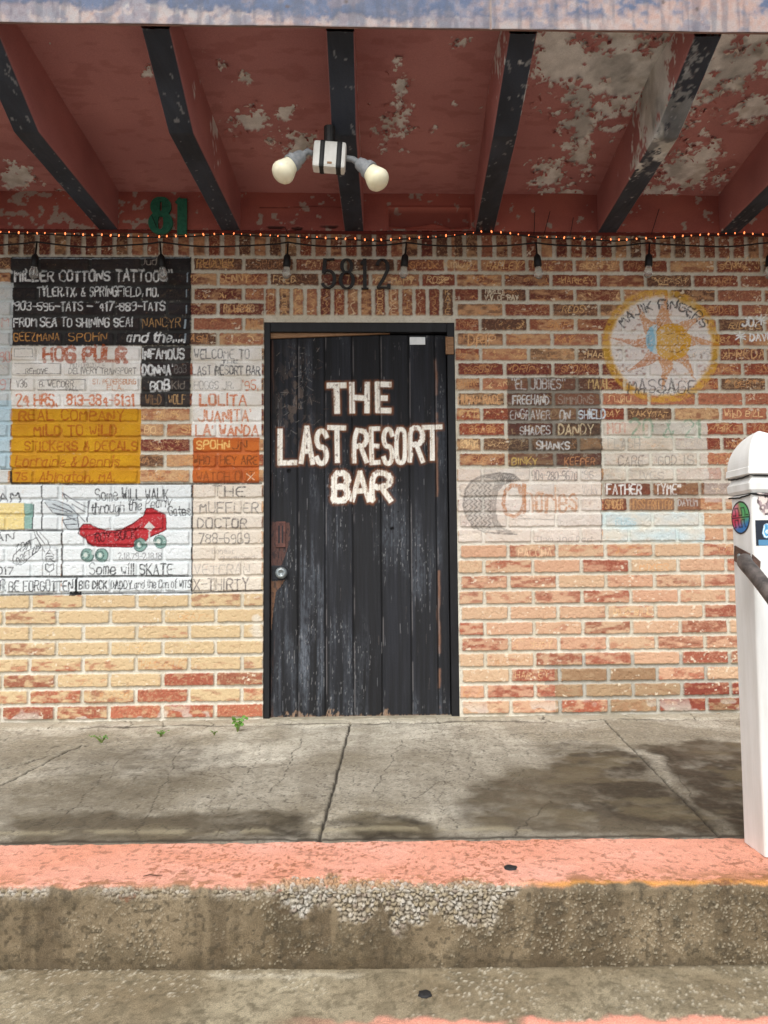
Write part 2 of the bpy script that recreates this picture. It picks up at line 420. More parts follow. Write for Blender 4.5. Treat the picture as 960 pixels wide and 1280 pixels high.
# ragged mortar fillet along the wall
fil = np.clip(1-sst(.05, .10, -Y+.03*(n2-.5)*2+.02*np.sin(X*9)), 0, 1)
C = mix(C, lin((176, 168, 148)), .6*fil); hgt = hgt+.010*fil
edge = np.exp(-((-Y-.085+.03*(n2-.5))/.006)**2)*sst(.4, .6, fbc(X*4, Y*4, 120, 3)); C = mix(C, lin((66, 60, 50)), .8*edge)
for cxp in (75, 160, 205, 262, 492, 545, 592, 690, 800, 880):
    a = G_sw(cxp, 905); s = X-a[0]+.05*(fbm(X*20, Y*20, 60+cxp, 3)-.5)*2+.3*(Y+.05)
    k = (1-sst(.002, .006, np.abs(s)))*(Y > -.10); C = mix(C, lin((60, 54, 46)), .8*k); hgt = hgt-.004*k
back = sst(.0, .012, yb_fn(X)-Y)       # drop away behind the kerb line
C = mix(C, lin((52, 46, 38)), .85*np.exp(-((Y-yb_fn(X)-.01)/.012)**2))
P = np.stack([X, Y, SL*Y+hgt-.03*back], -1)
V = sheet(P, C, rough)[0]
o = link('sidewalk', raw_mesh('sidewalk', *V, [M_conc])); o['kind'] = 'structure'; o['label'] = 'grey cracked concrete sidewalk with dark damp stains in front of the bar door'; 

# ---- kerb: top, rounded nose and riser as one swept profile
def G_k(px, py):
    p = plane(px, py, (0, 0, -.033), (0, 0, 1)); return p[0], p[1]
KT, KB = -.033, -.228
gk = axis(-1.25, 1.35, .0026, -4, 4.4, .03)
sarr = np.concatenate([np.arange(0, .24, .004), np.arange(.24, .60, .0026)])
XX, S = np.meshgrid(gk, sarr)
yb = yb_fn(XX)-.002+.012*(fbm(XX*3, XX*0+.5, 220, 4)-.5)
wid = .302+.012*XX+.02*(fbm(XX*2.2, XX*0, 210, 3)-.5)
rr = .022; arcl = rr*math.pi/2
s0 = wid-rr
top = S < s0; a = np.clip((S-s0)/rr, 0, math.pi/2); dn = np.maximum(S-s0-arcl, 0)
Yk = np.where(top, yb-S, yb-s0-rr*np.sin(a)); Zk = np.where(top, KT, KT-rr+rr*np.cos(a))-dn
u = dn/(KT-rr-KB)                          # 0 at nose, 1 at foot
n1 = fbc(XX*4, S*4, 201, 4); n2 = fbc(XX*22, S*22, 204, 4); n3 = fbc(XX*70, S*70, 207, 3)
pink = mix(np.broadcast_to(lin((210, 144, 118)), XX.shape+(3,)).copy(), lin((222, 162, 142)), n1)
pink = mix(pink, lin((208, 132, 84)), .45*sst(.5, .9, fbc(XX*3, S*8, 230, 4))*(XX < -.3))
pink = mix(pink, lin((146, 92, 62)), .75*sst(.61, .66, fbm(XX*105, S*105, 243, 4))*sst(.45, .75, fbc(XX*6, S*6, 240, 3)))
pink = mix(pink, lin((120, 84, 62)), .5*sst(.8, .95, n3))
# worn band near the nose
nose = sst(.20, .30, S-.5*(.3-wid)+.05*(n2-.5))
worn = nose*sst(.52, .60, .5*fbc(XX*9, S*16, 250, 4)+.5*fbc(XX*50, S*60, 253, 4)); pink = mix(pink, lin((140, 98, 62)), .75*worn)
yell = np.exp(-((S-s0-.012)/.014)**2)*sst(.35, .5, XX)
pink = mix(pink, lin((186, 130, 52)), .8*yell)
pk = lambda s_, n_: 0
stone = mix(np.broadcast_to(lin((98, 84, 63)), XX.shape+(3,)).copy(), lin((132, 117, 93)), n1)
stone = mix(stone, lin((70, 58, 42)), .5*sst(.5, .75, fbc(XX*20, S*2.5, 274, 4)))
stone = mix(stone, lin((84, 74, 56)), .5*sst(.5, .85, n2))
stone = mix(stone, lin((70, 60, 44)), .55*sst(.75, 1.0, u)+.3*sst(.9, 1.7, XX))
f1, f2, cid = voro(XX*150+.4*n3, S*150, 31)
speck = sst(.62, .70, cid)*(1-sst(.30, .42, f1))*sst(.48, .64, .65*fbc(XX*4, S*5, 260, 3)+.35*fbc(XX*14, S*14, 263, 3)); stone = mix(stone, lin((188, 178, 154)), 0.58*speck*(.4+.6*hsh(np.floor(cid*997), 3.0)))
stone = mix(stone, lin((66, 58, 44)), .6*sst(.64, .7, fbm(XX*90, S*90, 268, 2)))
face = sst(-.006, .008, S-s0-.012+.016*(n2-.5))
Ck = mix(pink, stone, face)
# spalled patch of exposed aggregate in the middle of the nose
ul = W(0, 0)
px_x = XX
g0 = -.42; g1 = .28
mid = np.interp(XX, [-.26, -.22, -.15, -.08, 0, .1, .2, .28, .34, .41], [0, .035, .075, .065, .075, .095, .088, .105, .07, 0])
upl = np.interp(XX, [-.26, -.22, -.17, -.10, 0, .1, .2, .28, .34, .41], [0, .02, .06, .05, .03, .032, .035, .03, .015, 0])
ss = S-s0-.012
dd = np.where(ss > 0, mid-ss, upl+ss)+.045*(n2-.5)+.02*(fbc(XX*9, S*9, 288, 3)-.5)+.012*(n3-.5)
ag = sst(-.004, .010, dd)*sst(.12, .3, .5*n2+.5*n3+.35*(dd > .025))*((XX > -.26) & (XX < .41))
edgeag = sst(.48, .62, fbc(XX*7, S*3, 280, 3))*np.exp(-((ss-.01)/.014)**2)*(XX < -.1); ag = np.maximum(ag, edgeag*.9)
f1, f2, cid = voro(XX*84+.35*n3, S*92, 41)
peb = np.sqrt(np.clip(1-(f1/.62)**2, 0, 1)); gap = sst(.02, .16, f2-f1)
pc = mix(np.broadcast_to(lin((176, 168, 152)), XX.shape+(3,)).copy(), lin((160, 148, 124)), sst(.45, .8, cid)); pc = mix(pc, lin((150, 138, 126)), sst(.9, .95, cid))
pc = mix(pc, lin((190, 128, 78)), .6*sst(.01, -.03, ss) if False else .6*(1-sst(-.03, .012, ss)))
pc = mix(pc, lin((194, 190, 180)), .6*((cid > .2) & (cid < .42))); pc = mix(pc, lin((118, 108, 96)), .7*((cid > .1) & (cid < .17))); pc = mix(pc, pc*.8, n3); pc = mix(pc, lin((142, 122, 92)), .38*n1)
pc = mix(np.broadcast_to(lin((78, 66, 50)), XX.shape+(3,)), pc, gap)
Ck = mix(Ck, pc, ag)
disp = -.011*ag+.011*ag*peb*gap*(.6+.6*hsh(np.floor(cid*991), 7.0))+.0035*(n2-.5)+.0025*speck*face+.0015*(n3-.5)
ny = np.where(top, 0, -np.sin(a)); nz_ = np.where(top, 1, np.cos(a))
kc = Canvas(gk, sarr, lambda px, py: (G_k(px, py)[0], yb_fn(G_k(px, py)[0])-G_k(px, py)[1]))
kc.col = Ck
for x, y, ww in ((330, 1096, 18), (150, 1112, 10), (845, 1098, 20), (880, 1100, 26), (905, 1078, 14)):
    kc.lines([[(x, y), (x+ww*.6, y+1.5), (x+ww*1.6, y-.5)]], 3, (116, 74, 50), .7, .5)
P = np.stack([XX, Yk+ny*disp, Zk+nz_*disp], -1)
V = sheet(P, Ck, .82-.1*face, flip=True)[0]
o = link('kerb', raw_mesh('kerb', *V, [M_conc])); o['kind'] = 'structure'; o['label'] = 'pink painted concrete kerb step with broken pebbly nose'

# ---- lower step
sarr = np.arange(0, .62, .006)
XX, S = np.meshgrid(gx, sarr)
yk2 = yb_fn(XX)-.302-.012*XX+.006
w2 = .254; s0 = w2-.02; rr = .02; arcl = rr*math.pi/2
top = S < s0; a = np.clip((S-s0)/rr, 0, math.pi/2); dn = np.maximum(S-s0-arcl, 0)
Ys = np.where(top, yk2-S, yk2-s0-rr*np.sin(a)); Zs = np.where(top, KB-.012*S, KB-.003-rr+rr*np.cos(a))-dn
n1 = fbc(XX*4, S*4, 401, 4); n2 = fbc(XX*22, S*22, 404, 4); n3 = fbc(XX*80, S*80, 407, 3)
st = mix(np.broadcast_to(lin((126, 112, 88)), XX.shape+(3,)).copy(), lin((160, 149, 124)), n1)
st = mix(st, lin((104, 94, 74)), .45*sst(.5, .85, n2)); st = mix(st, lin((96, 88, 70)), .3*sst(.55, .9, n3))
st = mix(st, lin((196, 188, 168)), .4*np.exp(-((S-.03-.02*n2)/.012)**2)*sst(.4, .6, n1))
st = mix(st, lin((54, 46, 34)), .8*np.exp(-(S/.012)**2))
f1, f2, cid = voro(XX*120+.4*n3, S*120, 51); sp = sst(.74, .8, cid)*(1-sst(.28, .4, f1))*sst(.42, .62, .6*fbc(XX*4, S*5, 460, 3)+.4*fbc(XX*13, S*13, 463, 3)); st = mix(st, lin((196, 188, 168)), .7*sp)
st = mix(st, lin((84, 76, 58)), .5*sst(.64, .7, fbm(XX*100, S*100, 468, 2)))
st = mix(st, lin((222, 150, 130)), sst(-.012, .004, S-s0+.004+.02*(n2-.5)+.008)*sst(.25, .45, n1+.2)*sst(-.25, .25, XX))
d2 = .003*(n2-.5)+.002*sp+.0015*(n3-.5)
P = np.stack([XX, Ys-np.where(top, 0, d2), Zs+np.where(top, d2, 0)], -1)
V = sheet(P, st, .85, flip=True)[0]
o = link('lower_step', raw_mesh('lower_step', *V, [M_conc])); o['kind'] = 'structure'; o['label'] = 'lower concrete step with worn pink edge below the kerb'
bm = bmesh.new(); vs = [bm.verts.new(v) for v in ((-70, -90, -.52), (70, -90, -.52), (70, -2.0, -.52), (-70, -2.0, -.52))]; bm.faces.new(vs)
o = bm_obj('street', bm, M_street); o['kind'] = 'structure'
bm = bmesh.new(); vs = [bm.verts.new(v) for v in ((-70, -2.0, -.56), (70, -2.0, -.56), (70, 60, -.56), (-70, 60, -.56))]; bm.faces.new(vs)
o = bm_obj('ground', bm, M_street); o['kind'] = 'structure'

# ================================================================== BUILDING
bar = empty('bar_building', 'red brick roadside bar front with painted signs, black plank door and red canopy', 'building')
PB = .0762; ZC0 = 2.264
xs = axis(-1.80, 2.12, .003, -4, 4.4, .012); zs = np.arange(-.045, 2.46, .003)
cv = Canvas(xs, zs, W); X, Z = cv.X, cv.Y
JL, JR, DT = W(329, 650)[0], W(572, 650)[0], W(450, 402)[1]
kf = (ZC0+PB/2-Z)/PB; k = np.floor(kf); vl = (kf-k-.5)*PB
pl_, pr_ = .2545, .2430
xa = W(173, 600)[0]; xo = W(754.6, 600)[0]
odd = np.mod(k, 2)
rightside = np.where(k >= 2, X > 0, X > JR+.002)
u0 = np.where(rightside, (X-(xo+np.where(odd == 1, 0, pr_/2)))/pr_, (X-(xa+np.where(odd == 1, pl_/2, 0)))/pl_)
n = np.floor(u0); pit = np.where(rightside, pr_, pl_)
bx0 = np.where(rightside, xo+np.where(odd == 1, 0, pr_/2)+n*pr_, xa+np.where(odd == 1, pl_/2, 0)+n*pl_); bx1 = bx0+pit
bx1 = np.where(~rightside, np.minimum(bx1, np.where(k >= 2, JL+.008, JR+.010)), bx1)
bx0 = np.where(rightside, np.maximum(bx0, JR-.006), bx0)
cxb = (bx0+bx1)/2; hw = (bx1-bx0)/2-.0085; hh = PB/2-.0088+0*X
lx = X-cxb; lz = vl
# soldier courses
sol = k <= -1
ps = .0765; ns = np.floor(X/ps)
lx = np.where(sol, X-(ns+.5)*ps, lx); hw = np.where(sol, ps/2-.0105, hw)
lz = np.where(sol, Z-(ZC0+PB/2+.088), lz); hh = np.where(sol, .081, hh); n = np.where(sol, ns, n); k = np.where(sol, -1, k)
hd = (k >= 2) & (k <= 3) & (X > JL) & (X < JR)
ph = (JR-JL)/14; nh = np.floor((X-JL)/ph)
lx = np.where(hd, X-JL-(nh+.5)*ph, lx); hw = np.where(hd, ph/2-.009, hw); lz = np.where(hd, Z-(ZC0-2.5*PB), lz); hh = np.where(hd, PB-.009, hh)
n = np.where(hd, nh+50, n); k = np.where(hd, -5, k)
lint = (X > JL) & (X < JR) & (Z < ZC0-3.5*PB) & (Z > DT-.02)
side = np.where(rightside, 1., 0.)
h1 = hsh(k, n, side); h2 = hsh(k, n, side+5); h3 = hsh(k, n, side+11); h4 = hsh(k, n, side+17)
nE = fbm(X*70, Z*70, 500, 3)
rc = .0055
qx = np.abs(lx)-hw+rc; qz = np.abs(lz)-hh+rc
sdf = np.hypot(np.maximum(qx, 0), np.maximum(qz, 0))+np.minimum(np.maximum(qx, qz), 0)-rc
sdf = sdf+.0060*(nE-.5)+.003*(fbm(X*180, Z*180, 507, 2)-.5)+.003*(fbm(X*25, Z*25, 505, 2)-.5); sdf = np.where(lint, .01, sdf)
brick = 1-sst(-.0025, .0025, sdf)
nA = fbc(X*26+h1*40, Z*60+h2*30, 510, 5, 2.4); nB = fbc(X*90, Z*120, 520, 4); nC = fbc(X*9, Z*9, 530, 4)
wearp = np.interp(Z, [0, .08, .16, .26, .38, .7, .95, 1.15, 1.5, 2.4], [.30, .35, .5, .66, .80, .78, .58, .42, .32, .16])
wearp = wearp+np.where((X < JL) & (Z > .3) & (Z < .68), .35, 0)
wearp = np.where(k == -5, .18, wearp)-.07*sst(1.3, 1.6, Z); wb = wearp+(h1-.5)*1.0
tanm = np.clip(.75*sst(-.34, .34, wb-.25-.5*nA)+.25*sst(-.14, .14, wb-nA), 0, 1)
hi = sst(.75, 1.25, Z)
red = mix(np.broadcast_to(lin((150, 76, 54)), X.shape+(3,)).copy(), lin((116, 54, 44)), sst(.3, .7, h2))
red = mix(red, lin((104, 76, 58)), sst(.74, .8, h3)); red = mix(red, lin((178, 112, 84)), 1-sst(.14, .24, h3))
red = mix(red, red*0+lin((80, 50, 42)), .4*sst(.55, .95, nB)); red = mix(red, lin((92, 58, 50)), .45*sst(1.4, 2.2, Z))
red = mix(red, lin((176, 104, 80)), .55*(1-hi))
tan = mix(np.broadcast_to(lin((206, 176, 144)), X.shape+(3,)).copy(), lin((206, 160, 132)), h4)
tan = mix(tan, mix(np.broadcast_to(lin((192, 142, 100)), X.shape+(3,)), lin((206, 170, 124)), h4), hi)
tan = mix(tan, lin((205, 183, 142)), np.where((X < JL) & (Z < .7), .9, .1)*np.ones(X.shape)); tan = mix(tan, lin((176, 126, 94)), (.20+.28*hi)*nB*np.where((X < JL) & (Z < .7), .4, 1))
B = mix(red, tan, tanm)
# fine carved and scuffed lines over the brick faces
wx = X+.02*(fbm(X*30, Z*30, 571, 2)-.5); ridge = 1-sst(.0, .045, np.abs(fbm(wx*55+h1*30, Z*75+h2*30, 573, 3)-.5))
rsel = sst(.25, .55, hsh(k, n, side+23)*.7+.5*(nC-.3))*(.25+.75*hi)
B = mix(B, tan*1.02, .75*ridge*rsel*(1-tanm)); B = mix(B, red, .5*ridge*rsel*tanm)
spk = sst(.6, .72, fbm(X*150, Z*170, 577, 2)); B = mix(B, tan, .35*spk*(1-tanm)); B = mix(B, red, .22*spk*tanm*(.3+.7*hi))
# grey cement bricks near the bottom right
gb = ((X > .95) & (Z < .26))*sst(.3, .4, h2); B = mix(B, lin((150, 128, 96)), .7*gb)
B = mix(B, lin((128, 58, 46)), .85*((X > 1.1) & (Z < .16) & (Z > .01))*sst(.3, .5, h4)*sst(.2, .5, nA))
# white flecks and chips
B = mix(B, lin((226, 214, 190)), .75*sst(.70, .75, fbm(X*60, Z*80, 540, 3))*sst(.4, .7, nC))
cv.col = B
# scratched names and scribbles, brick by brick
SCR = ["MONK", "F.T.W.", "KMCRAY", "DRIP", "TOM", "HARLEY", "RAY", "SENNY", "REDDER", "YAKYTAT", "JINX", "RICHIE", "SPOOK", "MARY", "BO", "DEB", "MIKE",
       "WILD BILL", "TINA", "SKIP", "LOU", "PAT", "BIKER", "HUMAN RACE", "SUE", "TEX", "ANNIE", "GUS", "CRASH", "ROSE", "SLIM", "JO ANN", "FRED", "TJ", "KAY", "DOC", "REDS", "AL", "1985", "86", "BEAR", "JUDY"]
rd = random.Random(9)
def wallpx(x, z): return (x, z)
cvm = Canvas.__new__(Canvas); cvm.__dict__.update(cv.__dict__); cvm.fn = lambda a, b: (a, b)
def scratch(cx, cz, hw_, hh_, dens):
    c = rd.choice([(214, 172, 118), (226, 190, 140), (204, 150, 98), (190, 140, 96)])
    if rd.random() < .68:
        t = rd.choice(SCR); ww = min(hw_*1.8, len(t)*hh_*1.15); x0 = cx-ww/2+rd.uniform(-.5, .5)*(hw_*1.9-ww)
        cvm.text(t, x0, x0+ww, cz+hh_*rd.uniform(.5, .8), cz-hh_*rd.uniform(.5, .75), rd.uniform(.55, 1.1), c, .65+.35*dens, rd.uniform(0, .3), .24, .2)
    for q in range(rd.randint(2, 9) if rd.random() < .75 else 1):
        x = cx+rd.uniform(-.95, .95)*hw_; z = cz+rd.uniform(-.7, .7)*hh_; p = [(x, z)]
        for r_ in range(rd.randint(2, 6)):
            x += rd.uniform(-.014, .02); z = min(max(z+rd.uniform(-.018, .018), cz-hh_*.85), cz+hh_*.85); p.append((x, z))
        sl, M = cvm.mask([p], rd.uniform(.0018, .0042)); cvm.blend(sl, M*brick[sl], c, .5+.5*dens, .25)
for kk in range(0, 30):
    zc = ZC0-kk*PB
    dens = float(np.interp(zc, [.2, .7, 1.0, 1.4], [.05, .2, .7, 1]))
    for (x0, x1, off, p_) in ((-1.95, JL if kk >= 2 else JR, xa, pl_), (JR, 2.3, xo, pr_)):
        base = off+(pl_/2*(kk % 2) if p_ == pl_ else pr_/2*(1-kk % 2))
        i0 = math.floor((x0-base)/p_)
        for i in range(i0, i0+16):
            a_ = max(base+i*p_, x0); b_ = min(base+(i+1)*p_, x1)
            if b_-a_ < .06 or rd.random() > dens*1.05: continue
            scratch((a_+b_)/2, zc, (b_-a_)/2-.014, .024, dens)
for i in range(14):
    x = JL+(i+.5)*ph; t = rd.choice(["MONK", "MACK", "BUBBA", "KATE", "RALPH", "DUKE"])
    c = rd.choice([(214, 172, 118), (226, 200, 160), (196, 150, 100)])
    zt = ZC0-1.6*PB; zb = ZC0-3.4*PB; p = [(x, zt)]
    for j in range(14): p.append((x+rd.uniform(-.016, .016), zt+(zb-zt)*(j+1)/14))
    if i in (0, 5, 8, 13) or rd.random() < .3: cvm.text(t, x-.013, x+.013, zt, zb, .9, c, .85, vertical=True)
    else: sl, M = cvm.mask([p], .0034); cvm.blend(sl, M*brick[sl], c, .8, .35)
B = cv.col
# mortar
mo = mix(np.broadcast_to(lin((212, 207, 192)), X.shape+(3,)).copy(), lin((196, 188, 168)), nC)
mo = mix(mo, lin((160, 148, 126)), .3*sst(.6, .95, nB)); mo = mix(mo, lin((150, 148, 140)), .6*((X > .9) & (Z < .3)))
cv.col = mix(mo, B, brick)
# spilled white smear at the left jamb and foot
sm = sst(.56, .7, fbc(X*14, Z*10, 555, 3))*np.exp(-((X-JL+.03)/.035)**2)*((Z > .28) & (Z < .72)); cv.col = mix(cv.col, lin((214, 206, 190)), .8*sm)
sm = sst(.6, .72, fbc(X*9, Z*14, 566, 3))*np.exp(-((Z-.03)/.05)**2); cv.col = mix(cv.col, lin((206, 200, 188)), .6*sm)
soil = np.exp(-np.maximum(Z-.0, 0)/.035)*sst(.3, .7, nC); cv.col = mix(cv.col, lin((110, 98, 74)), .5*soil)

# ---- painted signs: regions of the brick face
lab = np.zeros((len(zs)-1, len(xs)-1), int)
xm = (xs[1:]+xs[:-1])/2; zm = (zs[1:]+zs[:-1])/2
SIGNS = {}
def panel(i, label, x0, x1, y0, y1, c, op, wear=.05, c2=None, rag=.003, mort=1.):
    (ax, az_), (bx, bz) = W(x0, y0), W(x1, y0); (ex, ez), (fx, fz) = W(x0, y1), W(x1, y1)
    xl, xr = (ax+ex)/2, (bx+fx)/2
    if label:
        zt = (az_+bz)/2; zb = (ez+fz)/2
        lab[np.ix_((zm < zt) & (zm > zb), (xm > xl) & (xm < xr))] = i; SIGNS[i] = label
    pad = .02
    sl = cv.win(xl-pad, xr+pad, min(ez, fz)-pad, max(az_, bz)+pad)
    x = cv.X[sl]; z = cv.Y[sl]
    t = np.clip((x-xl)/(xr-xl), 0, 1); zt = az_+(bz-az_)*t; zb = ez+(fz-ez)*t
    nn = (fbm(x*60, z*60, 600+i, 3)-.5)*2*rag
    d = np.minimum(np.minimum(x-xl, xr-x), np.minimum(z-zb, zt-z))+nn
    mk = sst(-.0015, .002, d)*op*((.30+.70*sst(wear-.34, wear+.16, .6*fbc(x*48, z*62, 640+i, 4, 1.7)+.4*fbc(x*170, z*190, 680+i, 2, 1.5))) if wear > 0 else 1.)
    mk = mk*(mort+(1-mort)*brick[sl])
    cc = np.broadcast_to(lin(c), x.shape+(3,)).copy()
    if c2 is not None: cc = mix(cc, lin(c2), fbc(x*12, z*18, 660+i, 3))
    cv.col[sl] = mix(cv.col[sl], cc, mk)
WH = (226, 228, 222)
panel(1, 'black painted tattoo parlour sign with white hand lettering, upper left of the wall', 12, 238, 320, 431, (26, 27, 30), .96, .12, (44, 44, 46))
panel(2, 'white painted sign with big orange HOG PULR lettering and a phone number', 14, 175.5, 431, 510, (240, 238, 232), .98, .10, (220, 214, 202))
panel(3, 'small black painted sign reading INFAMOUS DONNA BOB in white', 176, 238, 431.5, 508.5, (30, 31, 34), .95, .15, (52, 52, 52))
panel(4, 'white painted welcome sign listing orange names beside the door', 240, 327, 432, 546, (240, 238, 232), .97, .10, (222, 216, 204))
panel(5, 'yellow painted stickers and decals sign with orange brown lettering', 14, 175.5, 510.5, 604.5, (206, 154, 26), .97, .10, (190, 134, 24))
panel(6, 'orange painted sign with small dark lettering under the white name list', 241, 324, 546.5, 603.5, (196, 104, 40), .95, .12, (178, 88, 36))
panel(7, 'white painted memorial panel at the left edge with yellow block, tag and black lettering', -40, 77, 605.5, 744, (222, 227, 227), .98, .08, (214, 220, 220))
panel(8, 'white painted panel with a winged red roller skate and black lettering', 77.5, 240, 605.5, 744, (222, 227, 227), .98, .08, (216, 222, 222))
panel(9, 'faded white painted muffler shop sign with grey lettering beside the door', 241, 327, 605, 742, (222, 214, 200), .93, .14, (216, 206, 190))
panel(10, 'pale bluish painted strip with faint red writing at the left edge', -40, 13, 352, 604, (206, 214, 214), .88, .18, (196, 200, 196))
panel(11, None, -40, 13, 500, 586, (168, 198, 210), .7, .18)
# right hand signs
panel(12, 'dark translucent painted list with pale lettering right of the door', 635, 752, 471, 584, (62, 52, 46), .66, .10, (78, 66, 56), .006)
panel(13, 'whitewashed patch with green scribble and CARE GOD lettering', 753, 885, 527, 601, (222, 220, 208), .74, .26, (198, 192, 178), .008)
panel(14, 'white painted tyre sign with a grey tyre and brown lettering right of the door', 573, 752, 585.5, 679, (228, 222, 212), .80, .18, (214, 204, 192), .005)
panel(15, 'two dark painted bricks reading FATHER TYME in white', 754, 876, 602.5, 639, (72, 52, 46), .62, .14, (96, 60, 46), .003, .5)
panel(16, 'pale blue and white painted patch under the dark lettered bricks', 753, 881, 640, 678, (198, 218, 220), .86, .14, (216, 214, 200), .004)
panel(17, None, 880, 960, 585, 628, (206, 196, 186), .5, .3)
# round sun sign
cxs, czs = W(827, 432); rx, rz = .300, .292
DD = np.hypot((X-cxs)/rx, (Z-czs)/rz); dn_ = DD+.03*(fbm(X*50, Z*50, 700, 3)-.5)
wm = (1-sst(.86, .91, dn_))*.82*(.35+.65*sst(.0, .45, fbc(X*60, Z*75, 703, 4, 1.8))); cv.col = mix(cv.col, lin((226, 222, 216)), wm)
ring = sst(.83, .88, dn_)*(1-sst(.985, 1.03, dn_))*(.25+.75*sst(.1, .55, fbc(X*60, Z*75, 706, 4, 1.8)))*.62; cv.col = mix(cv.col, lin((212, 166, 52)), ring)
lab[(np.hypot((xm[None, :]-cxs)/rx, (zm[:, None]-czs)/rz) < 1.0)] = 18; SIGNS[18] = 'round painted massage sign with a golden sun in a yellow ring'
for ang, ln, wd in ((92, 66, 15), (38, 62, 13), (0, 70, 12), (-48, 60, 13), (-92, 62, 13), (-140, 62, 13), (178, 72, 10), (132, 60, 15)):
    c0 = (833, 428); a_ = R(ang); ca, sa = math.cos(a_), -math.sin(a_)
    cv.fill([(c0[0]+ca*18-sa*wd*.75, c0[1]+sa*18+ca*wd*.75), (c0[0]+ca*ln*.55-sa*wd*.3, c0[1]+sa*ln*.55+ca*wd*.2), (c0[0]+ca*ln-sa*4, c0[1]+sa*ln+ca*4), (c0[0]+ca*ln*.5+sa*wd*.7, c0[1]+sa*ln*.5-ca*wd*.7), (c0[0]+ca*18+sa*wd*.8, c0[1]+sa*18-ca*wd*.8)],
            random.Random(ang).choice([(186, 112, 44), (196, 126, 38)]), .72, .36)
cv.fill([(840+24*math.cos(t), 427+23*math.sin(t)) for t in np.linspace(0, 6.28, 30)], (206, 156, 36), .85, .28)
cv.fill([(822+14*math.cos(t)-5*(math.cos(t) > 0)*math.cos(t)*3.0, 424+19*math.sin(t)) for t in np.linspace(0, 6.28, 30)], (186, 208, 214), .9, .2)
cv.fill([(814+5*math.cos(t), 424+16*math.sin(t)) for t in np.linspace(0, 6.28, 30)], (128, 178, 198), .8, .3)
cv.lines([[(834, 418), (842, 416)], [(850, 418), (857, 419)], [(846, 420), (848, 430), (844, 431)], [(838, 438), (846, 441), (854, 437)], [(824, 402), (818, 410)], [(828, 404), (822, 412)]], 1.1, (120, 80, 30), .8)
cv.text("MAJIK FINGERS", 769, 891, 375, 386, 2.1, (48, 48, 50), .85, arc=(829, 448, 68, 1), wear=.3)
cv.text("MASSAGE", 786, 870, 474, 491, 2.0, (72, 68, 66), .75, wear=.3)
cv.text("MASSAGE", 796, 852, 484, 494, 1.1, (52, 50, 50), .6, wear=.4)

cv.skip = (.82+.18*brick)*(.86+.14*sst(.25, .55, fbc(X*22, Z*30, 735, 4)))
T = cv.text
WT = (236, 238, 236)
# black tattoo sign
T('"MILLER COTTONS TATTOOS"', 13, 214, 338, 351, 2.1, WT); T("TYLER.TX. & SPRINGFIELD, MO.", 46, 198, 358, 370, 1.7, WT)
T('"903-596-TATS - "417-889-TATS', 14, 206, 377, 388, 1.7, WT); T("FROM SEA TO SHINING SEA!", 17, 166, 397, 408, 1.7, WT)
T("NANCYR", 178, 226, 397, 409, 1.2, (182, 142, 92)); T("GEEZMANA", 17, 74, 416, 426, 1.2, (206, 150, 84)); T("SPOHN", 86, 134, 416, 426, 1.2, (206, 150, 84))
T("and the.....", 158, 231, 415, 427, 2.0, WT, slant=.25); T("Jud", 176, 196, 323, 331, .9, (170, 160, 150))
cv.lines([[(16, 322), (120, 323), (236, 321)], [(234, 340), (234, 352)], [(233, 362), (233, 371)], [(233, 382), (233, 391)], [(232, 400), (231, 410)], [(232, 417), (231, 426)]], 1.9, (170, 186, 196), .75)
cv.lines([[(238, 322), (238, 431)], [(12, 431), (238, 431)]], 1.6, (16, 16, 18))
# hog puller
OR = (176, 84, 36); OR2 = (204, 108, 44); GY = (112, 106, 98)
T("HOG PULR", 55, 157, 433, 451, 4.4, OR, .92, wear=.22); T("MOTORCYCLE", 88, 132, 453, 459, .8, (120, 110, 104), .7); T("REMOVE", 32, 60, 461, 467, 1.0, GY)
T("DELIVERY TRANSPORT", 86, 170, 460, 467, 1.0, GY); T("V36", 21, 34, 475, 484, 1.0, GY); T("B. WECORR", 49, 92, 476, 484, 1.0, GY); T("FALL", 82, 98, 484, 488, .7, GY)
T("ST. PETERSBURG", 116, 170, 474, 480, 1.0, (196, 128, 76)); T("FLA.", 134, 154, 481, 487, .9, (196, 128, 76))
T("24 HRS.", 20, 71, 493, 507, 2.6, OR2, .92); T("813-384-6131", 84, 168, 494, 506, 2.4, OR2, .92)
cv.lines([[(18, 436), (40, 436), (41, 446), (18, 446), (18, 436)], [(18, 454), (75, 454), (75, 467), (20, 467)], [(47, 475), (106, 474), (106, 487), (47, 487)], [(175.5, 431), (175.5, 508)], [(44, 437), (44, 450)]], 1.0, (70, 66, 62), .7)
T("INFAMOUS", 178, 230, 436, 448, 2.1, WT); T("DONNA'", 178, 216, 456, 468, 2.1, WT); T("BOB", 188, 212, 476, 488, 2.3, WT)
T("BoB", 218, 233, 456, 466, 1.0, (120, 116, 112)); T("Kid", 215, 231, 476, 486, 1.0, (134, 126, 116)); T("WILD", 182, 202, 494, 505, 1.2, (140, 110, 80)); T("WOLF", 211, 232, 494, 505, 1.2, (186, 150, 104))
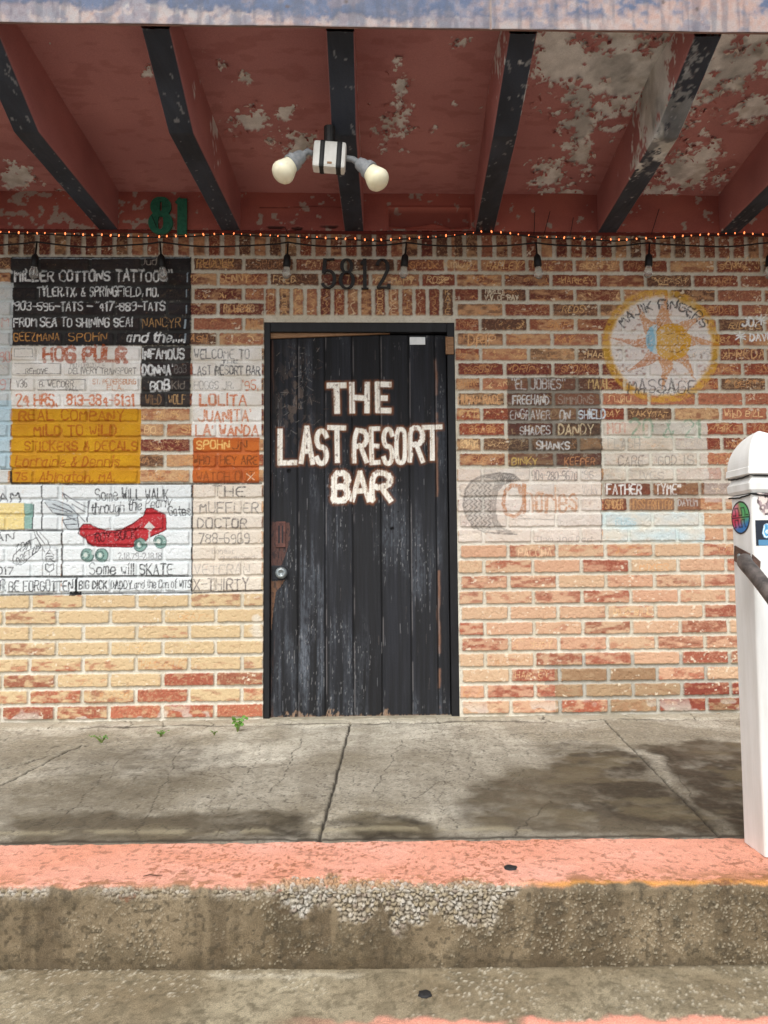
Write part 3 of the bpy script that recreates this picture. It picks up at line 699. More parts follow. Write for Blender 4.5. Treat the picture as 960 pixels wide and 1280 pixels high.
# welcome
T("WELCOME TO", 243, 312, 437, 448, 1.4, (84, 84, 84), .85); T("THE", 277, 297, 450, 454, 1.2, (70, 70, 70)); T("LAST", 241, 264, 458, 468, 1.4, (84, 84, 84), .85); T("RESORT BAR", 269, 325, 457, 468, 1.5, (66, 66, 68), .9)
T("HOGGS JR.", 243, 292, 477, 486, 1.0, (136, 130, 124), .8); T("'95.", 303, 323, 476, 487, 1.6, OR2); T("LOLITA", 250, 308, 493, 506, 2.4, OR2); T("JUANITA'", 248, 314, 513, 526, 2.4, (206, 124, 70)); T("LA' WANDA", 245, 323, 532, 544, 2.3, (200, 112, 60))
T("SPOHN", 246, 287, 551, 561, 1.8, (236, 196, 120)); T("JN", 290, 309, 551, 561, 1.2, (96, 60, 36)); T("WHO THEY ARE", 242, 322, 570, 580, 1.5, (116, 66, 34)); T("WATCH OUT", 246, 318, 590, 601, 1.4, (136, 76, 38))
cv.lines([[(308, 592), (318, 600)], [(318, 591), (309, 601)]], 1.0, (236, 214, 180))
# yellow
YB = (164, 86, 26)
T("REAL COMPANY", 24, 155, 513, 525, 2.2, YB, .9); T("MILD TO WILD", 43, 146, 532, 544, 2.1, YB, .9); T("STICKERS & DECALS", 31, 172, 552, 563, 2.0, YB, .9)
T("Lorraine & Dennis", 19, 149, 570, 583, 1.8, YB, .9, slant=.25); T("'75", 17, 34, 591, 600, 1.6, YB); T("Abington, MA.", 49, 143, 590, 602, 1.7, YB, .9, slant=.2)
# muffler
DG = (110, 106, 102)
T("THE", 266, 307, 608, 620, 1.6, (78, 74, 72), .85); T("MUFFLER", 250, 323, 628, 641, 1.5, DG, .85); T("DOCTOR", 247, 309, 648, 660, 1.7, (88, 84, 82), .85); T("788-6969", 249, 312, 667, 679, 1.5, DG, .8)
T("honest", 265, 292, 686, 692, .8, (160, 150, 142), .7); T("guaranteed", 276, 318, 694, 700, .8, (160, 150, 142), .7); T("VETERAN", 243, 312, 706, 718, 1.2, (160, 152, 144), .7); T("X-THIRTY", 242, 311, 723, 738, 1.6, (104, 96, 94), .9)
# winged skate
K_ = (34, 34, 38); CH = (120, 120, 120)
T("Some WILL WALK", 119, 210, 612, 626, 1.5, K_, .92, tilt=.02); T("through the Pearly", 114, 214, 630, 643, 1.4, K_, .9, slant=.15, tilt=.10); T("Gates", 211, 238, 633, 644, 1.4, K_, .92)
T("2.18.79-2.18.18", 148, 202, 691, 699, 1.0, (110, 110, 112), .85); T("Some will SKATE", 112, 216, 704, 718, 1.5, K_, .92)
RD = (176, 26, 36)
cv.fill([(98, 662), (104, 655), (112, 655), (118, 659), (134, 663), (150, 662), (164, 655), (178, 645), (183, 635), (190, 635), (199, 640), (206, 643), (208, 652), (207, 662), (199, 667), (186, 672), (180, 680), (164, 684), (140, 684), (116, 683), (108, 678), (106, 673), (100, 669)], RD, .97, .02)
cv.lines([[(98, 662), (104, 655), (112, 655), (122, 660), (134, 664), (150, 663), (164, 656), (178, 646), (183, 636), (190, 635), (206, 643), (208, 652), (207, 662), (186, 672), (180, 680), (164, 684), (116, 683), (106, 673), (98, 667), (98, 662)], [(106, 670), (125, 667), (150, 665), (168, 662), (178, 656)], [(106, 670), (109, 678), (114, 682)]], 1.5, (70, 14, 20), .9)
T("ROY BUCK", 119, 170, 666, 678, 1.5, (50, 12, 16), .9, tilt=.1)
for wx, wy in ((109, 694), (127, 694), (175, 681), (200, 677)):
    cv.fill([(wx+8*math.cos(t), wy+8.5*math.sin(t)) for t in np.linspace(0, 6.28, 22)], (124, 158, 148), .95, .05)
    cv.lines([[(wx+8*math.cos(t), wy+8.5*math.sin(t)) for t in np.linspace(0, 6.3, 20)], [(wx-2+4.5*math.cos(t), wy+5*math.sin(t)) for t in np.linspace(0, 6.3, 14)]], 1.3, (58, 78, 74), .85)
    cv.fill([(wx-2+2.5*math.cos(t), wy+3*math.sin(t)) for t in np.linspace(0, 6.28, 12)], (210, 216, 208), .9, .05)
cv.lines([[(118, 684), (116, 692)], [(182, 678), (194, 678)], [(186, 660), (187, 676)]], 2.4, (190, 196, 192), .95)
cv.fill([(180, 659), (186, 652), (193, 659), (187, 664)], (206, 206, 200), .95, .05)
# wing
cv.fill([(55, 625), (76, 627), (92, 632), (98, 648), (99, 661), (84, 662), (78, 653), (84, 646), (68, 642), (62, 634)], (176, 186, 190), .7, .05)
cv.lines([[(53, 624), (72, 626), (86, 632), (96, 642), (106, 652)], [(78, 616), (90, 624), (112, 625), (108, 650)], [(78, 616), (84, 627)], [(56, 628), (66, 641), (84, 644)], [(62, 634), (84, 640)], [(70, 643), (90, 645)], [(78, 650), (94, 648)], [(78, 650), (84, 662), (98, 662)], [(82, 656), (96, 655)], [(96, 642), (99, 664)],
          [(90, 630), (106, 640)], [(86, 622), (108, 634)], [(66, 630), (90, 640)], [(84, 646), (98, 652)], [(110, 626), (109, 652)]], 1.25, (66, 68, 74), .9, .1)
BK = (24, 24, 26)
cv.lines([[(14, 586), (14, 604), (120, 605), (326, 604)], [(0, 586), (12, 586)], [(52, 607), (52, 662)], [(0, 663), (77, 663), (77.5, 720)], [(78, 721), (160, 720), (239, 720)], [(0, 721), (80, 721)], [(240, 606), (239.5, 742)], [(0, 744), (95, 742), (240, 741), (327, 738)], [(95, 722), (95, 742)]], 2.5, BK, .97, .1)
cv.fill([(86, 740), (101, 739), (101, 744), (86, 745)], BK, .95, .1)
T("MER BE FORGOTTEN", -14, 91, 726, 739, 1.5, K_, .92); T("BIG DICK DADDY", 99, 165, 726, 736, 1.5, K_, .92, jit=.06); T("and the Con of WITS", 168, 238, 725, 735, 1.2, K_, .85, slant=.1); T("HAWAII", 117, 138, 737, 741, .7, CH, .8); T("SINCE 1988", 180, 218, 737, 741, .7, CH, .8)
cv.lines([[(148, 740), (152, 735), (160, 737), (168, 735), (174, 740), (168, 744), (154, 744), (148, 740)]], 1.1, (70, 70, 72), .8)
T("TEAM", -32, 25, 615, 627, 1.8, K_, .92); T("DEAN", -32, 18, 666, 676, 1.3, K_, .9); T("2017", -12, 17, 709, 718, 1.4, K_, .9)
cv.fill([(-30, 629), (30, 629), (30, 662), (-30, 662)], (226, 204, 132), .9, .1); cv.fill([(30, 629), (41, 630), (40, 661), (30, 661)], (122, 162, 150), .9, .1)
cv.lines([[(30, 629), (30, 662)], [(0, 645), (30, 645)]], .9, (150, 130, 80), .7); cv.lines([[(41, 630), (40, 661)]], 1.8, BK)
cv.lines([[(15, 704), (17, 694), (36, 676), (46, 672), (50, 680), (48, 688), (26, 706), (15, 704)], [(40, 662), (52, 684), (56, 690)], [(48, 664), (60, 676), (62, 686)], [(44, 664), (56, 680)]], 1.3, (46, 46, 50), .9, .1)
cv.lines([[(53, 685), (71, 685), (71, 720), (53, 720), (53, 685)], [(53, 702), (71, 702)]], 1.0, (90, 90, 92), .7)
T("TOM", 18, 38, 683, 694, 1.3, K_, .9, tilt=.5); T("DRETZIN", 20, 50, 698, 707, 1.2, K_, .9, tilt=.65); T("ARMY", 57, 67, 687, 720, 1.4, K_, .9, vertical=True)
# left strip
T("90", 0, 12, 440, 452, 1.5, (198, 110, 90), .7); T("9'", 0, 11, 474, 486, 1.3, (198, 110, 90), .7); T("TOM", -20, 11, 398, 408, 1.3, (200, 120, 100), .6)
# dark list
PW = (206, 206, 202)
T('"EL JOBIES"', 640, 706, 474, 486, 1.6, PW, .75, wear=.35); T("MAAL", 736, 764, 474, 486, 1.5, (206, 176, 120), .8); T("FREEHAND", 641, 686, 494, 505, 1.7, PW, .85, wear=.3); T("SIMMONS", 698, 742, 495, 505, 1.2, (168, 160, 146), .6, wear=.35)
T("ENGRAVER", 638, 688, 513, 524, 1.5, PW, .75, wear=.35); T("ON", 700, 713, 513, 525, 1.6, PW, .85); T("SHIELD", 724, 757, 512, 523, 1.7, (214, 226, 232), .9); T("SHADES", 650, 688, 533, 543, 1.6, PW, .8, wear=.3); T("DANDY", 698, 742, 531, 544, 1.7, (214, 196, 160), .85, wear=.3)
T("SHANKS", 671, 712, 552, 562, 1.6, PW, .85, wear=.3); T("BINKY", 640, 672, 572, 581, 1.4, (206, 176, 100), .8); T("KEEPER", 706, 744, 572, 582, 1.2, (196, 140, 96), .7)
cv.lines([[(752, 472), (752, 584), (752, 678)]], 1.7, (64, 60, 56), .6, .3); cv.lines([[(636, 585), (752, 585)]], 1.2, (80, 72, 66), .5, .3)
# tyre sign
cv.fill([(579, 630), (582, 612), (590, 601), (602, 596), (622, 596), (616, 612), (613, 632), (616, 650), (622, 662), (606, 664), (592, 658), (583, 646)], (150, 144, 136), .45, .25)
cv.fill([(602, 596), (622, 591), (640, 592), (650, 600), (640, 603), (630, 606), (623, 614), (616, 612), (620, 600)], (98, 94, 90), .6, .28)
cv.fill([(616, 612), (623, 614), (620, 632), (622, 650), (630, 660), (644, 665), (640, 668), (622, 666), (615, 652), (612, 632)], (112, 107, 102), .55, .28)
for q in range(6):
    xx_ = 586+q*5.2; t0 = 603 if q else 614; t1 = 661 if q else 648
    nz_ = int((t1-t0)/3.4)
    cv.lines([[(xx_+(2.1 if jj_ % 2 else -2.1)-3.0*math.sin(math.pi*jj_/nz_)*(1-q/6), t0+jj_*3.4) for jj_ in range(nz_+1)]], 1.3, (104, 98, 92), .7, .3)
for q in range(9):
    cv.lines([[(624+q*2.6, 593+q*.4), (622+q*2.0, 601+q*.2)]], 1.2, (84, 80, 76), .7, .25)
cv.lines([[(579, 632), (582, 612), (590, 601), (602, 595), (624, 591), (642, 593), (650, 600)], [(579, 632), (583, 646), (592, 659), (606, 665), (624, 667), (646, 668)]], 2.0, (104, 98, 92), .65, .3)
BR = (178, 118, 72)
cv.lines([[(651, 616), (649, 608), (640, 606), (632, 614), (629, 630), (633, 642), (643, 646), (651, 640), (655, 628)], [(655, 606), (655, 640)]], 4.6, BR, .8, .3); T("harles", 657, 722, 607, 639, 3.2, (190, 132, 88), .75, wear=.32, jit=.06)
T('904-280-9670', 665, 722, 589, 600, 1.2, (116, 110, 106), .75); T("'96", 728, 742, 589, 598, 1.1, (140, 134, 130), .7); T("Vicky", 728, 748, 608, 618, .9, (150, 144, 140), .7); T("Mom and Dad", 672, 740, 670, 677, .9, (150, 142, 136), .7)
cv.lines([[(640, 650), (650, 644), (660, 652)], [(648, 648), (700, 650)]], 1., (150, 140, 132), .6)
GR = (96, 150, 118)
T("20 & 21", 788, 878, 525, 546, 3.0, GR, .6, wear=.42); T("HOT", 760, 785, 528, 541, 2.2, (198, 110, 84), .5, wear=.4); T("FLASH", 760, 800, 548, 560, 1.4, (150, 146, 138), .6)
T("CARE", 773, 805, 570, 582, 1.4, (120, 112, 104), .8); T("GOD", 823, 846, 570, 581, 1.4, (128, 122, 114), .75); T("IS", 855, 868, 570, 581, 1.3, (140, 134, 124), .6); T("LIVES", 790, 830, 590, 599, 1., (150, 140, 136), .6)
T("'FATHER", 756, 802, 606, 618, 1.9, (226, 222, 216), .95); T("TYME\"", 820, 850, 606, 618, 1.9, (226, 222, 216), .95); T("DAYUM", 848, 872, 624, 632, 1.2, (190, 186, 182), .8)
T("SPIDER", 757, 779, 625, 636, 1.2, (206, 160, 110), .8); T("HOSS FRITTER", 788, 840, 625, 636, 1.2, (200, 150, 100), .8); T("RUSS", 770, 795, 648, 656, 1., (160, 190, 196), .8)
T("JO.", 928, 945, 397, 408, 2.2, WT, .95); T("*", 946, 959, 392, 405, 1.7, WT, .95); T("*", 920, 933, 413, 426, 1.7, WT, .95); T("DAVE", 938, 966, 416, 426, 2.0, WT, .95); T("FREDA'", 911, 960, 436, 448, 1.3, (214, 170, 120), .9)
T("F.T.W.", 734, 776, 322, 335, 1.5, (214, 170, 120), .95); T("ANDY", 908, 936, 321, 330, 1.3, (226, 196, 150), .9); T("W. RUSS", 936, 964, 322, 330, 1.2, (214, 180, 130), .9); T("DRIP", 585, 620, 419, 432, 1.5, (226, 180, 130), .95); T("HARLEY", 607, 630, 361, 367, 1.2, (226, 216, 190), .9)
T("V.V. OF RAY", 606, 648, 369, 375, 1.2, (226, 216, 190), .9); T("REDDER", 246, 292, 323, 334, 1.4, (206, 160, 100), .9); T("SENNY", 275, 311, 343, 353, 1.5, (216, 176, 124), .9); T("KmC", 555, 580, 324, 334, 1.4, (226, 200, 160), .9); T("RICHIE 83", 280, 318, 381, 390, 1.2, (220, 180, 130), .9); T("HUMAN RACE", 573, 626, 494, 505, 1.3, (220, 170, 120), .9)
T("PACCHA", 648, 690, 686, 696, 1.3, (232, 196, 160), .8); T("MIXER", 800, 836, 705, 713, 1.2, (214, 160, 110), .8)
hgt = -.011*sst(-.0015, .0028, sdf)-.0025*sst(.63, .70, fbm(X*75, Z*95, 725, 3))*brick+.0012*(nB-.5)*brick+.0016*(fbm(X*40, Z*40, 720, 3)-.5)+.0025*(h3-.5)*brick
P = np.stack([X, -hgt, Z], -1)
hole = (xm[None, :] > JL) & (xm[None, :] < JR) & (zm[:, None] < DT)
lab[hole] = -1
MS = sheet(P, cv.col, .82, lab)
wall = link('brick_wall', raw_mesh('brick_wall', *MS[0], [M_wall]), bar, 'weathered red and tan brick wall with scratched names')
for i, l in SIGNS.items():
    if i in MS: link('painted_sign', raw_mesh('painted_sign', *MS[i], [M_wall]), wall, l)
# brick reveals of the door opening and the wall body behind
M_brk = proc_mat('reveal_brick', (150, 96, 68), (196, 158, 118), 18, .85, .25)
bm = box_bm(JL-.22, JL-.001, .024, .16, -.05, DT); box_bm(JR+.001, JR+.22, .024, .16, -.05, DT, bm=bm); box_bm(JL-.22, JR+.22, .024, .16, DT+.002, 2.3, bm=bm)
bm_obj('door_reveal', bm, M_brk, bar)
M_core = proc_mat('wall_core', (120, 90, 70), (150, 120, 96), 12, .9)
bm = box_bm(-4.0, JL-.222, .026, .2, -.05, 2.6); box_bm(JR+.222, 4.4, .026, .2, -.05, 2.6, bm=bm); box_bm(-4, 4.4, .21, .3, -.05, 2.75, bm=bm)
bm_obj('wall_core', bm, M_core, bar)

# ================================================================== DOOR
dframe = bmesh.new()
FY0, FY1 = .012, .10
xl0, xl1 = JL+.001, W(338, 650, .04)[0]; xr0, xr1 = W(561, 650, .04)[0], JR-.001; ztop = DT-.001; zt1 = W(450, 417, .04)[1]
box_bm(xl0, xl1, FY0, FY1, 0, ztop, .003, dframe); box_bm(xr0, xr1, FY0, FY1, 0, ztop, .003, dframe); box_bm(xl1+.001, xr0-.001, FY0, FY1, zt1, ztop, .003, dframe)
M_frame = proc_mat('frame_paint', (8, 8, 10), (24, 25, 28), 40, .55, .35, stretch=(1, 1, .2))
bm_obj('door_frame', dframe, M_frame, bar)
bm_obj('door_sill', box_bm(xl0, xr1, -.012, .10, -.04, .012, .004), proc_mat('sill_concrete', (140, 132, 112), (178, 170, 150), 30, .85), bar)
DY = .045
dx0, dx1 = xl1+.003, xr0-.003; dz0, dz1 = W(450, 896, DY)[1], zt1-.004
dxs = np.arange(dx0, dx1, .0028); dzs = np.arange(dz0, dz1, .0035)
def WD(px, py): return W(px, py, DY)
dc = Canvas(dxs, dzs, WD); X, Z = dc.X, dc.Y
dc.N = fbc(X*150, Z*60, 801, 3)
jts = [WD(p, 600)[0] for p in (372, 406, 440.6, 476, 512, 545)]
pi_ = np.zeros(X.shape)
for j in jts: pi_ += X > j
hp = hsh(pi_, pi_*0+3); hp2 = hsh(pi_, pi_*0+8)
gr = fbc(X*140+hp*50, Z*5, 810, 4); gr2 = fbc(X*60+hp*30, Z*2.2, 820, 4); cl = fbc(X*7, Z*3, 830, 4)
C = mix(np.broadcast_to(lin((18, 19, 22)), X.shape+(3,)).copy(), lin((32, 34, 40)), gr2)
low = sst(1.3, .9, Z) if False else 1-sst(.85, 1.35, Z)
haze_ = sst(.42, .85, cl*.6+gr2*.4)*(.35+.65*low)*(.5+.6*hp2); C = mix(C, lin((96, 102, 110)), np.clip(.95*haze_*sst(.1, .8, .6*gr+.4*dc.N), 0, 1))  # bluish sheen painted into the worn grey, strongest on the lower planks
C = mix(C, lin((14, 14, 16)), .5*(np.mod(pi_, 7) == 3)+.3*sst(.6, .9, gr))
C = mix(C, lin((150, 150, 150)), .45*sst(.72, .77, fbm(X*240, Z*40, 840, 3))*sst(.35, .65, cl))
# scuffs, upper left
sc = sst(.52, .66, fbc(X*40, Z*24, 850, 4))*np.exp(-(((X-WD(368, 490)[0])/.07)**2+((Z-WD(368, 500)[1])/.17)**2)); C = mix(C, lin((104, 90, 80)), .7*sc)
# rusty brown bare wood at left edge and foot
be = sst(.015, .0, X-dx0-.03*(fbm(Z*6, Z*0, 860, 4)-.2)) if False else 1-sst(.0, .012, X-dx0-.035*np.clip(fbm(Z*6, Z*0+2, 860, 4)-.35, 0, 1))
C = mix(C, lin((92, 66, 54)), .7*be*sst(.3, .6, gr))
ft = (1-sst(.0, .012, Z-dz0-.055*np.clip(fbc(X*26, X*0+1, 870, 4)-.42, 0, 1)))*sst(.25, .5, dc.N); C = mix(C, lin((146, 120, 98)), .85*ft)
re_ = np.exp(-((X-WD(545, 500)[0]+.006*(fbm(Z*14, Z*0, 880, 3)-.5)*2)/.006)**2)*sst(.5, .62, fbc(Z*7, Z*0+4, 885, 4)+.12*(Z > 1.3)); C = mix(C, lin((134, 98, 78)), .85*re_)
hg = np.zeros(X.shape)+.0012*(gr-.5)-.0015*ft
for j in jts:
    s = X-j+.0015*(fbm(Z*4, Z*0+j, 890, 2)-.5)*2
    g_ = 1-sst(.0012, .0045, np.abs(s)); hg -= .006*g_; C = mix(C, lin((8, 8, 9)), .9*g_)
    li = np.exp(-((s-.0065)/.0022)**2)*sst(.42, .7, fbc(Z*9, Z*0+j*9, 895, 4)); C = mix(C, lin((128, 124, 124)), .55*li)  # pale highlight line painted beside each plank joint
for px, py, r_ in ((490.5, 661, .0085), (516, 709, .003), (361, 589, .010), (411, 622, .004), (498, 640, .003)):
    x, z = WD(px, py); g_ = 1-sst(r_*.7, r_*1.1, np.hypot(X-x, Z-z)); hg -= .008*g_; C = mix(C, lin((5, 5, 5)), .95*g_)
dc.col = C
drd = random.Random(33)
for q_ in range(110):
    x_ = drd.gauss(368, 16); y_ = drd.gauss(480, 34); a_ = drd.choice([.3, 1.2, 1.9, -.5])+drd.uniform(-.3, .3); l_ = drd.uniform(2, 11)
    if x_ < 341: continue
    dc.lines([[(x_, y_), (x_+l_*.5*math.cos(a_)+drd.uniform(-1, 1), y_+l_*.5*math.sin(a_)), (x_+l_*math.cos(a_), y_+l_*math.sin(a_))]], drd.uniform(.3, .6), drd.choice([(150, 138, 126), (110, 84, 68), (176, 170, 162)]), .45, .35)
for q_ in range(120):
    x_ = drd.uniform(342, 556); y_ = drd.uniform(430, 880); l_ = drd.uniform(3, 16)
    dc.lines([[(x_, y_), (x_+drd.uniform(-.8, .8), y_+l_)]], drd.uniform(.3, .6), drd.choice([(140, 140, 142), (96, 90, 84), (120, 122, 126)]), .55, .3)
# lock patch
dc.fill([(339, 652), (362, 653), (363, 672), (358, 690), (352, 707), (339, 707)], (98, 64, 54), .7, .36)
dc.fill([(339, 727), (356, 725), (351, 733), (345, 740), (342, 760), (339, 790)], (124, 88, 62), .8, .3)
cvd = dc
# lettering: flat brush strokes, letter by letter
LET = [('T', 408, 434, 478, 518, 9), ('H', 437, 462, 477, 518, 8.4), ('E', 469, 489.5, 477, 517, 8.6), ('L', 347, 373, 535, 582, 8), ('A', 373, 393, 532, 581, 7.4), ('S', 393, 411, 536, 582, 7.4),
       ('T', 409, 434, 532, 580, 7.6), ('R', 440, 461, 535, 580, 7), ('E', 461.5, 477, 533, 581, 7), ('S', 477, 493, 534, 582, 6.8), ('O', 493, 509, 534, 581, 6.6), ('R', 510, 531, 532, 579, 7), ('T', 526, 554, 531, 577, 7.4),
       ('B', 414, 438, 588, 629, 8.6), ('A', 437, 464, 588, 628, 7.8), ('R', 462, 491, 588, 629, 8.2)]
brd = random.Random(21)
def brush(sl, pls, wd, soft, ext):
    x = X[sl]; z = Z[sl]; M = np.zeros(x.shape)
    for pl in pls:
        for i_, (a, b) in enumerate(zip(pl[:-1], pl[1:])):
            a = np.array(a); b = np.array(b); L = np.hypot(*(b-a))+1e-9; t_ = (b-a)/L
            t = (x-a[0])*t_[0]+(z-a[1])*t_[1]; s_ = np.abs((x-a[0])*t_[1]-(z-a[1])*t_[0])
            M = np.maximum(M, np.clip((wd/2-s_)/soft+.5, 0, 1)*np.clip((t+ext)/soft+.5, 0, 1)*np.clip((L-t+ext)/soft+.5, 0, 1))
    return M
lm = np.zeros(X.shape); work = []
for t, x0, x1, y0, y1, wp in LET:
    wp = wp*.80; pls = []
    for pl in glyph(t):
        q = []
        for gx_, gy in (smooth(smooth(pl)) if t in 'SORB' else pl):
            px = x0+wp*.5+(x1-x0-wp)*gx_/4; py = y1-wp*.5-(y1-y0-wp)*gy/6
            q.append(WD(px+brd.uniform(-.7, .7)*(t not in 'SO'), py+brd.uniform(-.8, .8)*(t not in 'SO')))
        pls.append(q)
    P_ = np.array([p for pl in pls for p in pl]); pad = .05
    sl = dc.win(P_[:, 0].min()-pad, P_[:, 0].max()+pad, P_[:, 1].min()-pad, P_[:, 1].max()+pad); work.append((sl, pls, wp*.0041))
for sl, pls, wd in work:
    M = brush(sl, pls, wd+.014, .015, wd*.5+.005); a = M*(.32+.5*dc.N[sl]); dc.col[sl] = mix(dc.col[sl], lin((146, 88, 48)), np.clip(a, 0, .85))
for sl, pls, wd in work:
    M = brush(sl, pls, wd, .0035, wd*.38); lm[sl] = np.maximum(lm[sl], M); gcut = np.ones(M.shape)
    for j in jts: gcut *= sst(.0006, .0030, np.abs(X[sl]-j))
    chip = .88+.12*sst(.1, .4, dc.N[sl]); chip = chip*(1-.6*sst(.70, .74, fbm(X[sl]*80, Z[sl]*50, 1301, 3)))
    dc.col[sl] = mix(dc.col[sl], mix(np.broadcast_to(lin((246, 242, 230)), M.shape+(3,)), lin((206, 190, 166)), .6*sst(.5, .9, gr[sl])), M*chip*(.35+.65*gcut))
P = np.stack([X, DY-hg, Z], -1)
dl = (lm[:-1, :-1]+lm[1:, 1:] > 1.0).astype(int)
MS = sheet(P, dc.col, .55+.2*(1-low), dl)
door = link('door', raw_mesh('door', *MS[0], [M_door]), bar, 'old black plank door, closed, paint worn to grey with a painted-in bluish sheen')
link('lettering', raw_mesh('lettering', *MS[1], [M_door]), door, 'white hand painted words THE LAST RESORT BAR')
bm_obj('door_back', box_bm(dx0, dx1, DY+.012, DY+.04, dz0, dz1), M_black, door)
# strip of bare wood above the planks
(a0, b0), (a1, b1) = WD(337, 416), WD(487, 415.5); (c0_, e0), (c1_, e1) = WD(337, 424), WD(487, 418)
bm = bmesh.new(); V0 = [bm.verts.new((x, y, z)) for y in (DY-.014, DY-.001) for x, z in ((a0, b0), (a1, b1), (c1_, e1), (c0_, e0))]
for f_ in ((0, 1, 2, 3), (4, 5, 6, 7), (0, 1, 5, 4), (1, 2, 6, 5), (2, 3, 7, 6), (3, 0, 4, 7)): bm.faces.new([V0[i] for i in f_])
bm_obj('wood_strip', bm, M_wood, door)
(a0, b0), (a1, b1) = WD(512, 421.5), WD(531.5, 431)
bm_obj('sticker', box_bm(a0, a1, DY-.004, DY-.001, b1, b0, .001), M_paper, door, 'small blank white sticker near the top of the door')
# lock: raised plate with slotted escutcheon, hook and knob
M_lock = proc_mat('rusty_lock_plate', (72, 46, 42), (116, 76, 66), 45, .7)
(a0, b0), (a1, b1) = WD(345, 652), WD(357, 684)
bm = box_bm(a0, a1, DY-.007, DY+.001, b1, b0, .0015)
bm_obj('lock_plate', bm, M_lock, door)
bm = box_bm(a0+.012, a1-.028, DY-.0085, DY-.0068, b1+.02, b0-.02); box_bm(a1-.018, a1-.012, DY-.0085, DY-.0068, b1+.02, b0-.02, bm=bm)
bm_obj('slot', bm, M_black, door)
kx, kz = WD(352.5, 716)
bm = box_bm(kx-.052, kx+.032, DY-.004, DY+.002, kz-.034, kz+.036, .002); bm_obj('knob_plate', bm, M_black, door)
bm_obj('door_knob', lathe_bm([(.010, 0), (.011, .012), (.016, .018), (.0265, .024), (.029, .034), (.027, .043), (.019, .048), (.012, .0485), (.0115, .0465), (.0, .0465)], (0, -1, 0), (kx, DY-.004, kz), 28), M_steel, door, smooth_=True)
(a0, b0), (a1, b1) = W(558.5, 421.5, .01), W(567, 443, .01)
bm = box_bm(a0, a1, .002, .03, b1, b0, .002); tube_bm([(a0-.002, .004, b1), (a0-.002, .004, b0)], .006, 8, bm)
bm_obj('hinge', bm, M_wood, door, 'worn brown upper hinge block')

# ================================================================== CANOPY
ZBt = 2.426; YF = -1.245
can = link('canopy', None, bar) if False else None
Zf = plane(480, 39, (0, YF, 0), (0, 1, 0))[2]
ZD0 = W(480, 246)[1]; ZD1 = Zf+.135; SD = (ZD1-ZD0)/(-YF)      # deck rises outwards
def GD(px, py):
    p = plane(px, py, (0, 0, ZD0), (0, SD, 1)); return p[0], p[1]
PEEL = [(700, 75, 42, 45, 1.), (780, 90, 65, 55, 1.), (850, 95, 50, 60, .95), (735, 140, 45, 40, .8), (905, 85, 60, 45, .9), (690, 220, 26, 26, .85), (725, 180, 22, 40, .8), (860, 215, 45, 22, 1.), (825, 240, 26, 12, .8), (880, 195, 26, 26, .8), (940, 135, 40, 25, .8), (955, 60, 50, 50, .8), (690, 60, 30, 30, .9), (760, 160, 18, 14, .6), (710, 242, 22, 6, .8),
        (305, 98, 12, 10, .75), (312, 150, 26, 18, .8), (352, 142, 16, 10, .75), (372, 182, 22, 20, .75), (340, 178, 8, 8, .6), (500, 105, 12, 16, .75), (500, 148, 16, 22, .7), (485, 160, 16, 26, .65), (575, 52, 14, 10, .7), (500, 80, 14, 10, .65), (20, 222, 24, 18, .9), (75, 242, 20, 8, .75), (185, 90, 10, 12, .6), (542, 158, 7, 7, .5), (578, 185, 7, 7, .5), (505, 185, 10, 10, .6), (280, 80, 10, 8, .6), (565, 130, 6, 6, .5)]
MOULD = [(720, 150, 22, 55), (770, 80, 45, 40), (845, 130, 30, 60), (905, 130, 35, 30), (930, 90, 40, 40), (840, 200, 30, 30), (745, 60, 30, 25)]
def peel_at(X, Y):
    pf = np.zeros(X.shape)
    def infl(lst, gain=1.):
        out = np.zeros(X.shape)
        for e in lst:
            c0 = GD(e[0], e[1]); cx_ = GD(e[0]+e[2], e[1]); cy_ = GD(e[0], e[1]+e[3])
            M2 = np.linalg.inv(np.array([[cx_[0]-c0[0], cy_[0]-c0[0]], [cx_[1]-c0[1], cy_[1]-c0[1]]]))
            dx, dy = X-c0[0], Y-c0[1]; a = M2[0, 0]*dx+M2[0, 1]*dy; b = M2[1, 0]*dx+M2[1, 1]*dy
            out = np.maximum(out, (e[4] if len(e) > 4 else 1.)*np.exp(-(a*a+b*b)*.8))
        return out
    nz = fbc(X*19, Y*19, 901, 5, 2.2); nf = fbc(X*55, Y*55, 908, 4, 2.2)
    v = infl(PEEL)*.82+.40*(nz-.5)+.32*(nf-.5)+.12*(fbc(X*110, Y*110, 912, 3)-.5)
    pm = sst(.44, .475, v)
    md = sst(.45, .7, infl(MOULD)*.8+.5*(fbc(X*11, Y*11, 915, 5, 2.2)-.5))
    return pm, md, v
def peel_col(base, X, Y):
    pm, md, v = peel_at(X, Y)
    g = fbc(X*30, Y*30, 921, 4)
    under = mix(np.broadcast_to(lin((204, 204, 198)), X.shape+(3,)).copy(), lin((228, 228, 222)), g)
    under = mix(under, lin((160, 154, 138)), .5*sst(.6, .9, fbc(X*9, Y*9, 927, 4)))
    C = mix(base, under, pm)
    C = mix(C, lin((44, 46, 40)), np.clip(md*(.25+.6*g), 0, 1)*np.where(pm > .5, .7, .2))
    lip = np.exp(-((v-.435)/.018)**2)
    C = mix(C, lin((196, 170, 158)), .55*lip*sst(.4, .6, g))
    return C, pm, lip
RB = (184, 128, 122)
dxs = axis(-1.9, 2.3, .0045, -4, 4.4, .03); dys = np.arange(YF-.02, .03, .0045)
X, Y = np.meshgrid(dxs, dys)
n1 = fbc(X*3, Y*3, 931, 4); n2 = fbc(X*12, Y*30, 934, 4)
